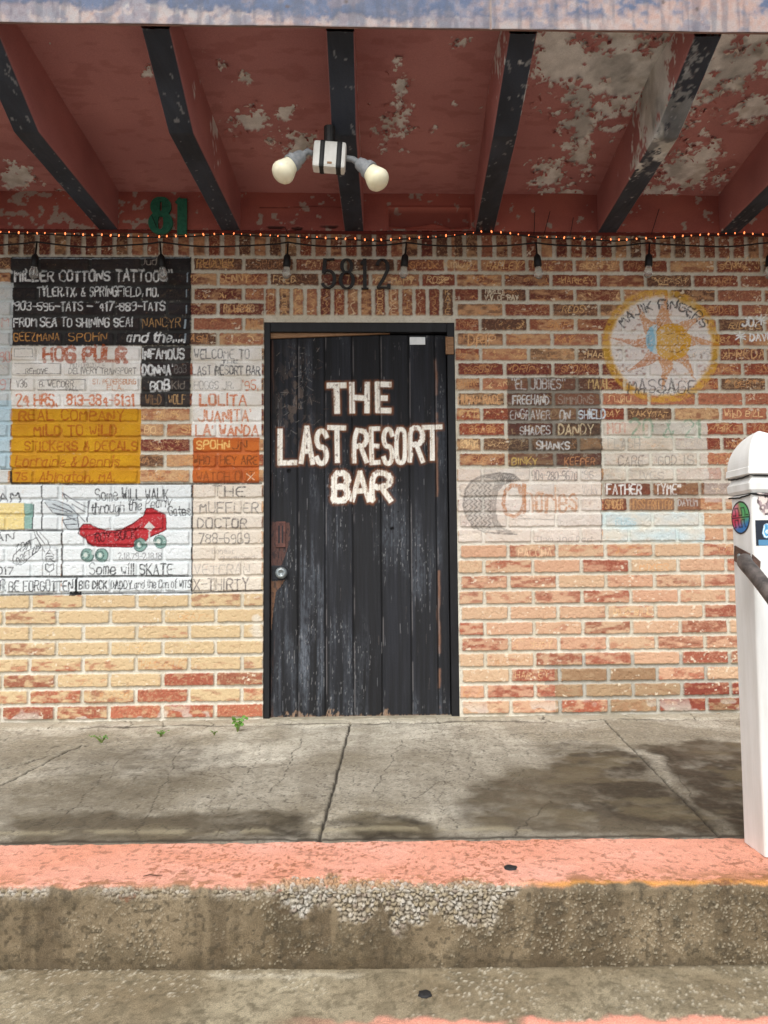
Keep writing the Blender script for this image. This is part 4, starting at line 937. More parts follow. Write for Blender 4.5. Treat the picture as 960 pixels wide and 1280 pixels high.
C = mix(np.broadcast_to(lin(RB), X.shape+(3,)).copy(), lin((168, 114, 110)), n1); C = mix(C, lin((136, 76, 70)), .3*sst(.6, .9, n2))
C, pm, lip = peel_col(C, X, Y)
P = np.stack([X, Y, ZD0-SD*Y+.005*pm-.006*lip*sst(.35, .7, fbc(X*25, Y*25, 938, 3))+.004*(n1-.5)], -1)
canopy = link('canopy', raw_mesh('canopy', *sheet(P, C, .7, flip=True)[0], [M_soff]), bar, 'red canopy ceiling with peeling paint')
# loose curled flakes of paint hanging at the edges of the bare patches
pm_, md_, v_ = peel_at(X, Y)
jj, ii = np.where((np.abs(v_-.44) < .05) & (X > -1.9) & (X < 2.3) & (Y < -.03) & (Y > YF+.03))
frg = np.random.default_rng(8); pick = frg.choice(len(jj), min(700, len(jj)), replace=False)
FV, FQ, FC = [], [], []
for q_ in pick:
    x_, y_ = X[jj[q_], ii[q_]], Y[jj[q_], ii[q_]]; z_ = ZD0-SD*y_
    L_ = frg.uniform(.006, .026); w_ = frg.uniform(.006, .020); a_ = frg.uniform(0, 6.28); cu = frg.uniform(.6, 2.0); b0 = len(FV)
    ca, sa = math.cos(a_), math.sin(a_); cc = lin((176, 112, 104)) if frg.random() < .55 else lin((206, 196, 184)); cc = cc*frg.uniform(.8, 1.1)
    for i_ in range(4):
        th = cu*i_/3; r_ = L_/cu; f_ = r_*math.sin(th); d_ = r_*(1-math.cos(th))
        for k_ in (-1, 0, 1):
            g_ = k_*w_*.5*(1-.25*i_/3)+frg.uniform(-.001, .001); f2 = f_+frg.uniform(-.0012, .0012)
            FV.append((x_+f2*ca-g_*sa, y_+f2*sa+g_*ca, z_-.001-d_-.001*abs(k_))); FC.append((*cc, .75))
    for i_ in range(3):
        for k_ in range(2): FQ.append((b0+i_*3+k_, b0+i_*3+k_+1, b0+i_*3+k_+4, b0+i_*3+k_+3))
fl_o = link('paint_flakes', raw_mesh('paint_flakes', np.array(FV), np.array(FQ), np.array(FC), [M_soff]), canopy); fl_o['kind'] = 'stuff'
# roof slab
bm = bmesh.new()
vs = []
for x in (-4, 4.4):
    for y, z in ((YF-.02, ZD0-SD*(YF-.02)+.012), (.29, ZD0+.012), (.29, ZD0+.26), (YF-.02, ZD0-SD*(YF-.02)+.2)): vs.append(bm.verts.new((x, y, z)))
for f_ in ((0, 1, 2, 3), (4, 5, 6, 7), (0, 1, 5, 4), (1, 2, 6, 5), (2, 3, 7, 6), (3, 0, 4, 7)): bm.faces.new([vs[i] for i in f_])
bm_obj('roof', bm, M_roof, bar)
# beams: wall-end and outer-end positions as surveyed
def beam(x_w, x_b, x_o):
    ts = np.linspace(0, 1, 210); Yb = .0+ts*(YF+.012); YB = -.895
    Xc = np.where(Yb > YB, x_w+(x_b-x_w)*(Yb/YB), x_b+(x_o-x_b)*(Yb-YB)/(YF-YB))
    Zo = Zf+.012; kn = np.maximum(0, (YB-Yb)/(YB-YF)); Zb = ZBt+(Zo-ZBt)*kn
    Zt = ZD0-SD*Yb+.006
    hwb = .049
    prof = []       # (side offset, height fraction/bottom flag)
    nS = 22; nBm = 18
    Lw = []
    for i in range(nS): Lw.append((-1, i/(nS-1)))
    rows_ = []
    for i, y in enumerate(Yb):
        ring = []
        for s in range(nS): ring.append((-hwb, Zt[i]+(Zb[i]+.004-Zt[i])*s/(nS-1), 0))
        for s in range(nBm): ring.append((-hwb+.004+(2*hwb-.008)*s/(nBm-1), Zb[i], 1))
        for s in range(nS): ring.append((hwb, Zb[i]+.004+(Zt[i]-Zb[i]-.004)*s/(nS-1), 0))
        rows_.append(ring)
    A = np.array(rows_); H, Wn = A.shape[:2]
    X = Xc[:, None]+A[..., 0]; Y = np.repeat(Yb[:, None], Wn, 1); Zz = A[..., 1]; bt = A[..., 2]
    q = X+Zz*.7
    n1 = fbc(q*8, Y*5, 951, 4); n2 = fbc(q*60, Y*9, 955, 4)
    X2 = X+.0*Y
    redc = mix(np.broadcast_to(lin((178, 118, 112)), X.shape+(3,)).copy(), lin((158, 102, 98)), n1); redc, pm1, _ = peel_col(redc, X+ (Zz-ZBt)*.6, Y)
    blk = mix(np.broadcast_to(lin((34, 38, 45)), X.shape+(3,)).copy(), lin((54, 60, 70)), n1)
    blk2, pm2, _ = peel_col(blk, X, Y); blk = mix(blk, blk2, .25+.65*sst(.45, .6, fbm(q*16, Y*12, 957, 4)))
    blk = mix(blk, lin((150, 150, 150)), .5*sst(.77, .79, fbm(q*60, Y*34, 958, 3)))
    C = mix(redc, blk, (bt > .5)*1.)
    X = X+np.where(bt > .5, 0, .004*(fbm(Y*6, Zz*6, 962, 3)-.5)*np.sign(A[..., 0])); Zz = Zz+.003*(n2-.5)*bt
    P = np.stack([X, Y, Zz], -1)
    me = raw_mesh('beam', *sheet(P, C, .6)[0], [M_soff])
    return link('beam', me, canopy)
for pw, pb, po in ((138, 35, None), (290, 227, 193), (443, 430, 425), (605, 632, 655), (757, 836, 887), (908, 1040, None)):
    xw = W(pw, 291)[0]; xb = plane(pb, 168, (0, 0, ZBt), (0, 0, 1))[0]
    xo_ = plane(po, 40, (0, YF, 0), (0, 1, 0))[0] if po else xb+(xb-xw)*.35
    beam(xw, xb, xo_)
for xw in (-1.86, -2.48, -3.1, 2.52, 3.14, 3.76): beam(xw, xw-.03*np.sign(xw)*-1, xw)
# frieze boards between the beams at the wall, with a sunken vent
fxs = axis(-1.9, 2.3, .005, -4, 4.4, .03); fzs = np.arange(ZBt+.001, ZD0+.02, .005)
fc = Canvas(fxs, fzs, lambda px, py: W(px, py, -.03)); X, Z = fc.X, fc.Y
n1 = fbc(X*5, Z*9, 971, 4); n2 = fbc(X*26, Z*30, 975, 5, 2.2)
C = mix(np.broadcast_to(lin((172, 100, 86)), X.shape+(3,)).copy(), lin((148, 84, 76)), n1)
pk_ = sst(.665, .69, fbm(X*26, Z*30, 975, 4)+.07*np.exp(-((X+1.6)/.28)**2)-.03*(X > -.9)); C = mix(C, lin((170, 164, 150)), .85*pk_)
crk = np.exp(-((Z-W(380, 259, -.03)[1]-.006*(n1-.5)*2)/.0022)**2)*((X > -.5) & (X < -.08)); C = mix(C, lin((60, 26, 22)), .8*crk)
(a0, b0), (a1, b1) = W(486, 261, -.03), W(588, 287, -.03)
dd = np.minimum(np.minimum(X-a0, a1-X), np.minimum(Z-b1, b0-Z)); ven = sst(0, .004, dd)
rim = np.exp(-((dd+.006)/.006)**2)
sag = sst(.0, .01, (b1+.022+.018*np.exp(-((X-(a0+a1)/2)/.06)**2)+.01*(n2-.5))-Z)*ven
C = mix(C, lin((128, 64, 54)), .5*ven); C = mix(C, lin((172, 92, 76)), .8*sag)
hol = np.zeros(X.shape)
for px, py, rx_ in ((345, 284, 13), (371, 285, 8), (412, 283, 12)):
    x, z = W(px, py, -.03); hol = np.maximum(hol, 1-sst(.8, 1.1, np.hypot((X-x)/(rx_*.004), (Z-z)/.009)+.5*(n2-.5)))
C = mix(C, lin((20, 12, 10)), .8*hol)
P = np.stack([X, -.03+.035*ven-.028*sag-.006*rim+.006*hol+.003*(n1-.5), Z], -1)
link('frieze_board', raw_mesh('frieze_board', *sheet(P, C, .7)[0], [M_soff]), canopy, 'red board along the wall top with a sunken rectangular vent')
bm_obj('frieze_edge', box_bm(-4, 4.4, -.028, .004, ZBt-.004, ZBt), proc_mat('frieze_edge_paint', (96, 40, 36), (126, 54, 46), 20, .7), canopy)
# fascia
fxs = axis(-2.0, 2.4, .005, -4, 4.4, .02); fzs = np.arange(Zf, Zf+.34, .005)
X, Z = np.meshgrid(fxs, fzs)
n1 = fbc(X*4, Z*7, 981, 5, 2.2); n2 = fbc(X*24, Z*26, 985, 5, 2.4); n3 = fbc(X*70, Z*60, 989, 3, 2.2)
C = mix(np.broadcast_to(lin((74, 86, 112)), X.shape+(3,)).copy(), lin((98, 110, 134)), .6*n1+.4*n2)
hz = (Z-Zf)/.1
tex = .5*n1+.3*n2+.2*n3
lowb = 1-sst(.34, .60, hz+.5*(n1-.5)+.4*(n2-.5)+.2*(n3-.5)+.15*np.sin(X*2.3+1))
rgt = sst(-.2, 1.0, X)
bare = np.clip(lowb*(.55+.45*sst(.3, .6, n2))+.75*rgt*sst(.40, .60, tex)+.35*sst(.6, .75, tex), 0, 1)*.85
C = mix(C, mix(np.broadcast_to(lin((172, 166, 162)), X.shape+(3,)).copy(), lin((180, 144, 126)), .5*n3+.5*n1), bare)
C = mix(C, lin((84, 88, 100)), .45*sst(.5, .8, fbc(X*50, Z*5, 993, 4))); C = mix(C, lin((88, 92, 106)), .5*sst(.7, .85, n3)*(1-bare)); C = mix(C, lin((96, 80, 70)), .6*(1-sst(.0, .06, hz)))
jx = W(612, 20, YF)[0]; jg = 1-sst(.001, .006, np.abs(X-jx)); C = mix(C, lin((150, 130, 112)), .7*jg)
for px, py in ((868, 17), (433, 8), (360, 14), (826, 8)):
    x, z = W(px, py, YF); g_ = 1-sst(.005, .009, np.hypot(X-x, Z-z)); C = mix(C, lin((90, 78, 74)), .8*g_)
P = np.stack([X, YF-.02-.002*bare*0-.0015*(1-bare)-.004*(n1-.5)+.005*jg, Z], -1)
fas = link('fascia', raw_mesh('fascia', *sheet(P, C, .65)[0], [M_soff]), canopy, 'blue grey fascia board with paint peeled to white and peach')
bm_obj('fascia_board', box_bm(-4, 4.4, YF-.016, YF-.008, Zf+.001, Zf+.34), proc_mat('fascia_back_paint', (120, 92, 84), (150, 118, 106), 14, .7), canopy)

# ================================================================== THINGS ON THE BUILDING
# ---- house numbers as cut plates: ribbon outlines with thick and thin strokes
def ribbon_bm(paths, y0, y1):
    bm = bmesh.new()
    for ip, path in enumerate(paths):
        y0 = y0-.0011*min(ip, 1)-.0004*ip; pts = [np.array(p[:2], float) for p in path]; wd = [p[2] for p in path]; L_, R_ = [], []
        for i, p in enumerate(pts):
            t = pts[min(i+1, len(pts)-1)]-pts[max(i-1, 0)]; t = t/(np.linalg.norm(t)+1e-9); nn = np.array([-t[1], t[0]])*wd[i]/2
            L_.append(p+nn); R_.append(p-nn)
        vf = [[bm.verts.new((q[0], y, q[1])) for q in L_] for y in (y0, y1)]; vr = [[bm.verts.new((q[0], y, q[1])) for q in R_] for y in (y0, y1)]
        for i in range(len(pts)-1):
            bm.faces.new((vf[0][i], vf[0][i+1], vr[0][i+1], vr[0][i])); bm.faces.new((vf[1][i], vf[1][i+1], vr[1][i+1], vr[1][i]))
            bm.faces.new((vf[0][i], vf[0][i+1], vf[1][i+1], vf[1][i])); bm.faces.new((vr[0][i], vr[0][i+1], vr[1][i+1], vr[1][i]))
        for i in (0, -1): bm.faces.new((vf[0][i], vr[0][i], vr[1][i], vf[1][i]))
    return bm
def arc_(cx, cy, rx, ry, a0, a1, n=20):
    return [(cx+rx*math.cos(R(a)), cy+ry*math.sin(R(a))) for a in np.linspace(a0, a1, n)]
def thick(path, lo, hi):        # thick where the stroke runs vertically
    out = []
    for i, p in enumerate(path):
        a = np.array(path[max(i-1, 0)]); b = np.array(path[min(i+1, len(path)-1)]); t = b-a; t = t/(np.linalg.norm(t)+1e-9)
        out.append((p[0], p[1], lo+(hi-lo)*abs(t[1])))
    return out
DIG = {'5': [[(.12, .52), (.2, 1.0)], [(.18, .96), (.72, .98)], arc_(.36, .32, .36, .29, 140, -150, 26)],
       '8': [arc_(.4, .76, .27, .22, 0, 362, 28), arc_(.4, .29, .35, .27, 0, 362, 28)],
       '1': [[(.4, 0), (.4, 1.0)], [(.4, .97), (.2, .82)], [(.2, .01), (.6, .01)]],
       '2': [arc_(.38, .72, .3, .26, 165, -30, 20)+[(.45, .36), (.12, .04)], [(.06, .05), (.74, .05)], [(.72, .02), (.74, .16)]]}
def number(t, x0, x1, y0p, y1p, Yp, lo, hi, mat, label):
    (a0, b0), (a1, b1) = W(x0, y0p, Yp), W(x1, y1p, Yp); h = b0-b1; cw = (a1-a0)/len(t)
    root = empty('house_number', label, 'number', (a0, Yp, b1))
    for i, ch in enumerate(t):
        paths = [[(i*cw+px*cw*1.0, pz*h, w_*h) for px, pz, w_ in thick(p, lo, hi)] for p in DIG[ch]]
        o = bm_obj('digit', ribbon_bm(paths, -.012, 0), mat, root)
    return root
number('5812', 402, 492, 324, 362, -.004, .04, .12, M_iron, 'black iron house number 5812 fixed to the bricks above the door')
number('81', 191, 244, 249, 292, -.036, .12, .27, M_green, 'green painted house number 81 on the red board under the canopy')

# ---- flood light fixture under the middle beam
Yl = -.93
bx, bz = W(412, 197, Yl)
sc_ = (Yl-CAM[1])/F
fl = empty('flood_light', 'twin flood light with white striped box and two bulbs under the middle beam', 'lamp', (bx, Yl, bz))
hwx, hhz = 21*sc_, 17.5*sc_
fl_tilt = R(4)
def FP(v): return v
o = bm_obj('junction_box', box_bm(-hwx, hwx, -.03, .03, -hhz, hhz, .011), M_wbox, fl); o.rotation_euler = (0, fl_tilt, 0)
for x0, x1 in ((-13*sc_, -5.5*sc_), (8.5*sc_, 16.5*sc_)):
    s_ = bm_obj('black_stripe', box_bm(x0, x1, -.0322, .0322, -hhz-.0018, hhz+.0018, .009), M_wire, o)
s_ = bm_obj('label_mark', box_bm(-2*sc_, 4*sc_, -.0312, -.0295, -hhz+.012, -hhz+.02), M_wood, o)
bm_obj('mount', tube_bm([(0, 0, hhz), (.0, 0, ZBt-bz+.01)], .022, 14), M_iron, fl)
def loc(px, py, dy=0): x, z = W(px, py, Yl+dy); return Vector((x-bx, dy, z-bz))
for (p0, p1, p2, p3) in (((391, 192), (385, 189), (363, 205), (347, 227)), ((433, 198), (441, 199), (462, 213), (477, 237))):
    a_, b_, c_, d_ = loc(*p0), loc(*p1), loc(*p2, -.02), loc(*p3, -.045)
    kn = bm_obj('swivel_arm', tube_bm([a_, b_, b_+(c_-b_)*.42], [.011, .012, .013], 12), M_gray, fl, smooth_=True)
    ax = (c_-b_).normalized(); Ls = (c_-b_).length
    sk_ = bm_obj('socket', lathe_bm([(.012, 0), (.022, .006), (.026, .02), (.028, .045), (.034, .047), (.035, .068), (.031, .07)], ax, b_+ax*.024, 24), M_gray, fl, smooth_=False)
    ax2 = (ax*.55+(d_-c_).normalized()*.75).normalized(); st_ = b_+ax*.082
    bulb = bm_obj('bulb', lathe_bm([(.026, -.008), (.029, .005), (.035, .024), (.042, .043), (.0455, .057), (.0445, .066), (.039, .077), (.028, .087), (.013, .092), (.0, .0935)], ax2, st_, 32), M_cream, fl, smooth_=True)

# ---- rope of small orange lights along the wall top
rng2 = random.Random(3)
xa0, xa1 = -1.95, 2.22
def rope_z(x):
    pts = [(-2.0, 291), (-1.83, 291), (-1.0, 297), (-.65, 293), (-.2, 298), (.1, 301), (.45, 296), (.65, 290), (.9, 297), (1.3, 301), (1.65, 296), (1.95, 292), (2.1, 296), (2.3, 297)]
    py = np.interp(x, [p[0] for p in pts], [p[1] for p in pts]); return W(450+x*250, py, -.04)[1]
rl = empty('light_rope', 'string of tiny glowing orange lights along the top of the brick wall', 'string lights', (0, -.04, 2.42))
xsr = np.linspace(xa0, xa1, 180); bm_obj('cable', tube_bm([(x, .004*math.sin(x*21), rope_z(x)-2.42) for x in xsr], .0035, 6), M_wire, rl)
bmb = bmesh.new(); bmesh.ops.create_uvsphere(bmb, u_segments=10, v_segments=6, radius=1)
for v in bmb.verts: v.co = (v.co.x*.0040, v.co.y*.0040, v.co.z*.0075)
b0_ = None
x = -1.86; i = 0
while x < 2.18:
    l = Vector((x+rng2.uniform(-.004, .004), -.010, rope_z(x)-2.42+rng2.uniform(-.002, .003)))
    if b0_ is None:
        b0_ = bm_obj('bulb', bmb, M_glow, rl, smooth_=True); o = b0_
    else:
        o = b0_.copy(); col.objects.link(o); o.parent = rl
    o.location = l; s = rng2.choice([.8, .75, .9, .6, .45]); o.scale = (s, s, s)
    o.rotation_euler = (rng2.uniform(-.4, .4), rng2.uniform(-.4, .4), 0); x += .0462+rng2.uniform(-.005, .005); i += 1
for px0, py0, px1, py1 in ((668, 266, 668, 293), (687, 265, 680, 294), (823, 262, 815, 292), (190, 270, 200, 294), (357, 286, 362, 297), (716, 273, 713, 295)):
    x0, z0 = W(px0, py0, -.05); x1, z1 = W(px1, py1, -.05)
    bm_obj('zip_tie', tube_bm([(x0, -.02, z0-2.42), ((x0+x1)/2, -.012, (z0+z1)/2-2.42), (x1, 0, z1-2.42)], .0017, 6), M_wire, rl)

# ---- festoon cable with hanging clear bulbs
fe = empty('festoon_lights', 'black festoon cable with unlit clear bulbs hanging in front of the bricks', 'string lights', (0, -.06, 2.38))
drops = [(46, 318), (200, 318), (360, 318), (508, 320), (670, 322), (812, 324), (962, 324)]
Yfst = -.06
pts = []
dx = [W(px, 303, Yfst) for px, _ in drops]
allx = [(-2.2, dx[0][1])]+dx+[(2.5, dx[-1][1])]
for (x0, z0), (x1, z1) in zip(allx[:-1], allx[1:]):
    for t in np.linspace(0, 1, 12, endpoint=False): pts.append((x0+(x1-x0)*t, .006*math.sin(9*t+x0), z0+(z1-z0)*t-.022*math.sin(math.pi*t)-2.38))
bm_obj('cable', tube_bm(pts, .0042, 8), M_wire, fe)
first = None
for i, (px, py) in enumerate(drops):
    x, z = dx[i]
    if first is None:
        sk_ = bm_obj('socket', lathe_bm([(.004, 0), (.0045, -.055), (.010, -.062), (.0165, -.07), (.0185, -.095), (.019, -.118), (.016, -.124)], (.0, 0, 1), (0, 0, 0), 18), M_wire, fe, smooth_=True)
        gl = bm_obj('glass_bulb', lathe_bm([(.013, -.118), (.015, -.128), (.0205, -.146), (.0215, -.158), (.018, -.172), (.010, -.181), (0, -.184)], (0, 0, 1), (0, 0, 0), 20), M_glass, sk_, smooth_=True)
        fil = bm_obj('filament', tube_bm([(-.004, 0, -.12), (-.006, 0, -.15), (0, 0, -.16), (.006, 0, -.15), (.004, 0, -.12)], .0012, 5), M_wood, gl) if False else None
        first = (sk_, gl)
    else:
        s2 = first[0].copy(); col.objects.link(s2); s2.parent = fe
        g2 = first[1].copy(); col.objects.link(g2); g2.parent = s2; sk_ = s2
    sk_.location = (x, 0, z-2.38-.002); sk_.rotation_euler = (R(rng2.uniform(-3, 3)), R([4, -5, 3, 6, -4, 5, 2][i]), 0)

# ================================================================== POST, RAIL, SMALL THINGS
PX, PY, PZ = 1.142, -1.642, KT
post = empty('newel_post', 'white square vinyl newel post with domed cap and stickers at the kerb', 'post', (PX, PY, PZ))
def sq_ring(bm, hwid, z, cr=.008, n=4):
    vs = []
    for sx, sy, a0 in ((1, 1, 0), (-1, 1, 90), (-1, -1, 180), (1, -1, 270)):
        for k_ in range(n+1):
            a = R(a0+90*k_/n); c = min(cr, hwid*.9)
            vs.append(bm.verts.new((sx*(hwid-c)+c*math.cos(a), sy*(hwid-c)+c*math.sin(a), z)))
    return vs
def sq_loft(prof, cr=.008):
    bm = bmesh.new(); rings = [sq_ring(bm, h, z, cr) for h, z in prof]
    for A, B_ in zip(rings[:-1], rings[1:]):
        n_ = len(A)
        for i in range(n_): bm.faces.new((A[i], A[(i+1) % n_], B_[(i+1) % n_], B_[i]))
    bm.faces.new(rings[0][::-1]); bm.faces.new(rings[-1]); return bm
ztop = plane(938, 541, (PX, PY, 0), (0, 1, 0))[2]-PZ
zc = lambda py: plane(914, py, (PX-.06, PY-.06, 0), (0, 1, 0))[2]-PZ
hw_ = .0605
bm_obj('shaft', sq_loft([(hw_, 0), (hw_, zc(617))], .010), M_white, post)
cz0 = zc(585); H_ = ztop-cz0
capp = [(hw_+.002, zc(616)), (hw_+.007, zc(612)), (hw_+.008, zc(604)), (hw_+.002, zc(600)), (hw_-.002, zc(595)), (hw_+.010, zc(592)), (hw_+.009, zc(588)), (hw_+.0085, zc(584))]
for t in np.linspace(0, 1, 14)[0:]:
    capp.append(((hw_+.006)*(1-t**2.0)**.66 if t < 1 else .004, cz0+.004+H_*t))
bm_obj('post_cap', sq_loft(capp, .006), M_white, post)
M_cord = M_wire
for py, ex, sag in ((593.5, .003, .002), (618, .003, .0)):
    zz = zc(py); h = hw_+ex; ptsC = []
    for (x, y) in ((-h, h), (-h, -h), (h, -h), (h, h), (-h, h)): ptsC.append((x, y, zz+rng2.uniform(-.003, .003)))
    dense = []
    for a_, b_ in zip(ptsC[:-1], ptsC[1:]):
        for t in np.linspace(0, 1, 10, endpoint=False): dense.append(tuple(np.array(a_)*(1-t)+np.array(b_)*t+np.array((0, 0, -.004*math.sin(math.pi*t)+rng2.uniform(-.001, .001)))))
    bm_obj('cord', tube_bm(dense, .0022, 6), M_cord, post)
# stickers
def disc_sticker(name, cx_, cz_, rx_, rz_, face, painter, label, square=False):
    us = np.linspace(-1, 1, 61); U, Vv = np.meshgrid(us, us); C = painter(U, Vv)
    off = .0012
    if face == 'left': P = np.stack([np.full(U.shape, -hw_-off), -U*rx_+cx_, Vv*rz_+cz_], -1)
    else: P = np.stack([U*rx_+cx_, np.full(U.shape, -hw_-off), Vv*rz_+cz_], -1)
    um = (us[1:]+us[:-1])/2; Um, Vm = np.meshgrid(um, um)
    if square is True: keep = np.zeros(Um.shape, int)
    elif square == 'torn': keep = np.where((np.abs(Um) < .95-.6*np.clip(-Vm, 0, 1)+.1*np.sin(Vm*9)) & (Vm < .9+.1*np.sin(Um*7)), 0, -1)
    else: keep = np.where(Um**2+Vm**2 < 1, 0, -1)
    return link(name, raw_mesh(name, *sheet(P, C, .4, keep)[0], [M_stick]), post, label)
def p_round(U, V):
    C = mix(np.broadcast_to(lin((206, 62, 92)), U.shape+(3,)).copy(), lin((92, 176, 110)), sst(-.3, .4, U+.3*V)); C = mix(C, lin((52, 120, 186)), 1-sst(-.7, -.1, V-.3*U))
    C = mix(C, lin((236, 176, 190)), .6*(1-sst(-.6, .0, U))*sst(.1, .6, V))
    rr_ = np.hypot(U, V); C = mix(C, lin((22, 22, 26)), sst(.88, .93, rr_))
    for x0 in (-.55, -.2, .12, .45):
        C = mix(C, lin((24, 22, 28)), .85*(1-sst(.03, .07, np.abs(U-x0-.06*np.sin(V*7))))*((np.abs(V) < .62) & (np.abs(V) > .1)))
    C = mix(C, lin((24, 22, 28)), .9*(1-sst(.02, .06, np.abs(V))))
    for yy in (.58, .14, -.14, -.58): C = mix(C, lin((24, 22, 28)), .8*(1-sst(.03, .06, np.abs(V-yy)))*(np.sin(U*9+yy*9) > .1)*(rr_ < .85))
    return C
def p_blue(U, V):
    C = np.broadcast_to(lin((26, 34, 46)), U.shape+(3,)).copy(); nn = fbc(U*1.6+4, V*1.6, 1201, 4, 2.2)
    body = 1-sst(.55, .62, np.hypot((U-.15)*.9, V-.1)+.25*(nn-.5)); C = mix(C, lin((92, 164, 206)), body); C = mix(C, lin((214, 230, 236)), body*sst(.1, .25, np.sin(10*np.hypot(U-.1, V-.2)+6*nn)))
    C = mix(C, lin((24, 60, 96)), body*(1-sst(.02, .05, np.abs(np.sin(5*U+4*V*nn)))))
    C = mix(C, lin((92, 150, 190)), (V < -.55)*(np.abs(U) < .8)*.8); return C
def p_torn(U, V):
    nn = fbc(U*2, V*2, 1211, 4, 2.2); C = mix(np.broadcast_to(lin((170, 150, 150)), U.shape+(3,)).copy(), lin((84, 66, 66)), nn); return mix(C, lin((222, 206, 196)), sst(.6, .8, fbc(U*3, V*3, 1215, 3)))
dep = lambda px, py, Yq: plane(px, py, (0, Yq, 0), (0, 1, 0))
lp = plane(926, 647, (PX-hw_, 0, 0), (1, 0, 0))
disc_sticker('sticker', lp[1]-PY, lp[2]-PZ, .053, .047, 'left', p_round, 'round red, green and blue sticker with black strokes')
q = dep(956, 666, PY-hw_); disc_sticker('sticker', q[0]-PX+.006, q[2]-PZ, .032, .035, 'front', p_blue, 'dark square sticker with a pale blue swirl', True)
q = dep(957, 629, PY-hw_); disc_sticker('sticker', q[0]-PX, q[2]-PZ, .024, .032, 'front', p_torn, 'torn brown and grey sticker remnant', 'torn')
# hand rail
rail = empty('handrail', 'rusty dark metal pipe handrail sloping down from the white post', 'handrail', (PX-hw_, PY-hw_, 0))
sx_ = PX-hw_-.006
r0 = plane(931, 699, (PX-hw_-.006, 0, 0), (1, 0, 0)); base = np.array((PX-hw_, PY-hw_, 0))
zr = plane(934, 706, (0, PY-hw_-.05, 0), (0, 1, 0)); xr_ = zr[0]; zr = zr[2]
R3 = lambda p: tuple(np.array(p)-base)
yA = PY-hw_
pr = [(xr_+.018, yA-.004, zr+.012), (xr_+.006, yA-.022, zr+.008), (xr_+.0, yA-.045, zr+.0), (xr_+.002, yA-.08, zr-.022), (xr_+.004, yA-.16, zr-.078), (xr_+.006, yA-.6, zr-.40), (xr_+.006, yA-1.0, zr-.69), (xr_+.006, yA-1.06, zr-.75), (xr_+.006, yA-1.08, zr-.82), (xr_+.006, yA-1.08, -.53)]
sm_ = [np.array(p) for p in pr]
for _ in range(2): sm_ = smooth(sm_)
bm_obj('pipe', tube_bm([R3(p) for p in sm_], .0195, 18), M_rust, rail, smooth_=True)
# bracket plate folded round the post corner
q0 = plane(922, 684, (PX-hw_-.002, 0, 0), (1, 0, 0)); q1 = plane(945, 712, (0, yA-.002, 0), (0, 1, 0))
bm = bmesh.new()
def prism(b, quad, n_):
    n_ = Vector(n_)*.004; A = [b.verts.new(Vector(p)) for p in quad]; B_ = [b.verts.new(Vector(p)+n_) for p in quad]
    b.faces.new(A); b.faces.new(B_)
    for i in range(4): b.faces.new((A[i], A[(i+1) % 4], B_[(i+1) % 4], B_[i]))
xl_ = PX-hw_-.0005
za = [plane(x_, y_, (xl_, 0, 0), (1, 0, 0)) for x_, y_ in ((919.5, 682), (938, 692), (938, 713), (919, 701))]
prism(bm, [R3(p) for p in za], (-1, 0, 0))
zb_ = [plane(x_, y_, (0, yA-.0005, 0), (0, 1, 0)) for x_, y_ in ((940, 693), (950, 702), (949, 713), (940, 713))]
prism(bm, [R3(p) for p in zb_], (0, -1, 0))
bm_obj('bracket', bm, M_rplate, rail)
bolt = plane(924.5, 695, (xl_-.004, 0, 0), (1, 0, 0)); bm_obj('bolt', lathe_bm([(.007, 0), (.007, .004), (.004, .006), (0, .006)], (-1, 0, 0), R3(bolt), 8), M_steel, rail)

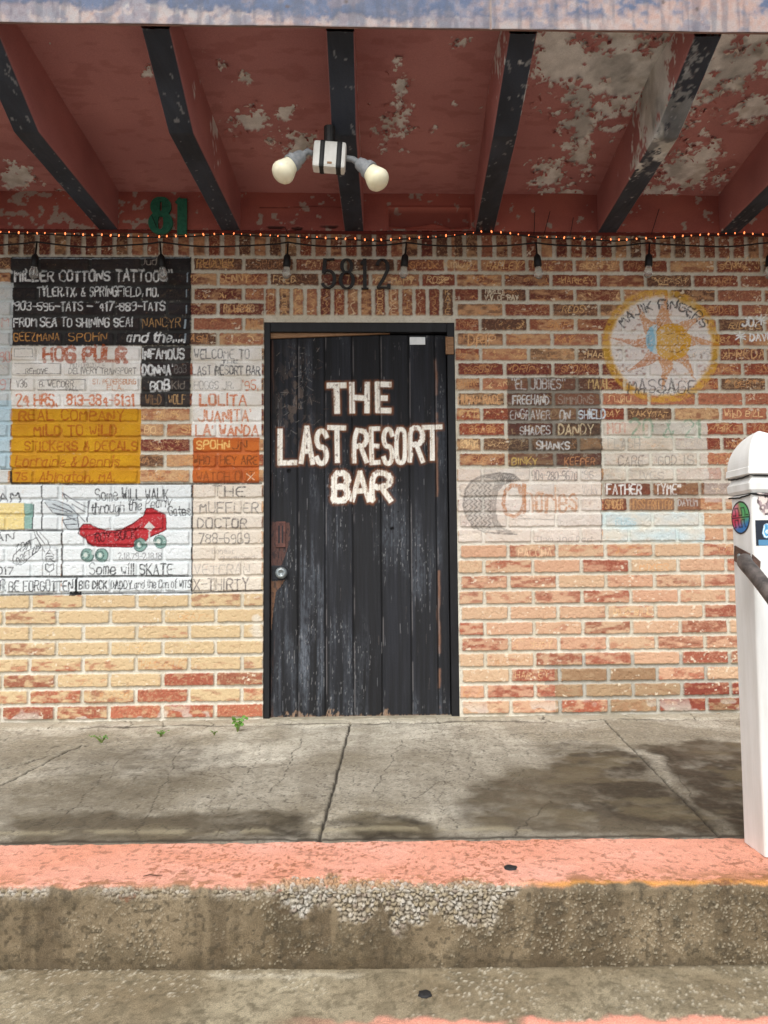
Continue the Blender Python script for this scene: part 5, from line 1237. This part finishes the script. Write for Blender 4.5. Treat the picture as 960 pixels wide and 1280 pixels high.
# ---- weeds along the wall foot
def weed(px, py, h, n_, label, seed):
    x, y = G_sw(px, py); r_ = random.Random(seed)
    root = empty('weed', label, 'plant', (x, y, SL*y+.005), 'weeds growing in the crack at the wall foot')
    bs = bmesh.new(); bl = bmesh.new()
    for i in range(n_):
        a = r_.uniform(0, 6.28); L = h*r_.uniform(.45, 1.0); lean = r_.uniform(.15, .6) if h > .05 else r_.uniform(.6, 1.6)
        tip = Vector((math.cos(a)*L*lean, math.sin(a)*L*lean*.5-.004, L))
        tube_bm([(0, 0, -.005), tip*.5+Vector((0, 0, .004)), tip], [.0016, .0012, .0008], 5, bs)
        for j in range(3 if h > .05 else 2):
            c = tip*r_.uniform(.6, 1.05); s = h*r_.uniform(.16, .30); b_ = r_.uniform(0, 6.28)
            d1 = Vector((math.cos(b_), math.sin(b_)*.6, r_.uniform(-.2, .6))).normalized(); d2 = d1.cross(Vector((r_.uniform(-.4, .4), -1, .5))).normalized()
            vs = [bl.verts.new(c+d1*s*u_+d2*s*v_+Vector((0, 0, -.25*s*u_*u_))) for u_, v_ in ((0, 0), (.35, .34), (.8, .36), (1.15, 0), (.8, -.36), (.35, -.34))]
            bl.faces.new(vs)
    bm_obj('stem', bs, M_stem, root); bm_obj('foliage', bl, M_leaf, root)
weed(297, 915, .075, 8, 'tallest green weed sprouting beside the left door jamb', 1)
weed(127, 929, .03, 16, 'low green weed furthest left along the wall foot', 2)
weed(201, 921, .024, 16, 'low green weed second from the left in the sidewalk crack', 3)
weed(268, 919, .018, 10, 'tiny green weed just left of the tallest weed', 4)
# ---- litter and gum
def spot(px, py, pl_z, r_, label, name='gum_spot', cat='chewing gum', seed=1):
    p = plane(px, py, (0, 0, pl_z), (0, 0, 1)); rr_ = random.Random(seed); bm = bmesh.new(); n_ = 18; rings = []
    ph_ = [rr_.uniform(.85, 1.15) for _ in range(n_)]
    for f_, z in ((1, -.003), (.95, .002), (.7, .0035), (.3, .0042)):
        rings.append([bm.verts.new((r_*f_*ph_[k_]*math.cos(k_*6.283/n_), r_*f_*ph_[k_]*math.sin(k_*6.283/n_), z)) for k_ in range(n_)])
    for A, B_ in zip(rings[:-1], rings[1:]):
        for k_ in range(n_): bm.faces.new((A[k_], A[(k_+1) % n_], B_[(k_+1) % n_], B_[k_]))
    bm.faces.new(rings[-1])
    o = bm_obj(name, bm, M_gum, smooth_=True); o.location = (p[0], p[1], pl_z+.001); o['label'] = label; o['category'] = cat; o['group'] = 'dark gum spots on the steps'
spot(638, 1085, KT, .0165, 'dark round gum spot on the pink kerb', seed=2)
spot(531, 1243, KB, .0155, 'dark round gum spot on the lower step', seed=3)
p = plane(190, 1097, (0, 0, KT), (0, 0, 1))
o = bm_obj('twig', tube_bm([(-.022, 0, .004), (-.006, .004, .006), (.010, .001, .005), (.026, .004, .004)], [.0012, .002, .0018, .001], 6), M_twig); o.location = (p[0], p[1], KT); o['label'] = 'small dry brown twig lying on the pink kerb'; o['category'] = 'twig'
p = plane(243, 1210, (0, 0, KB), (0, 0, 1))
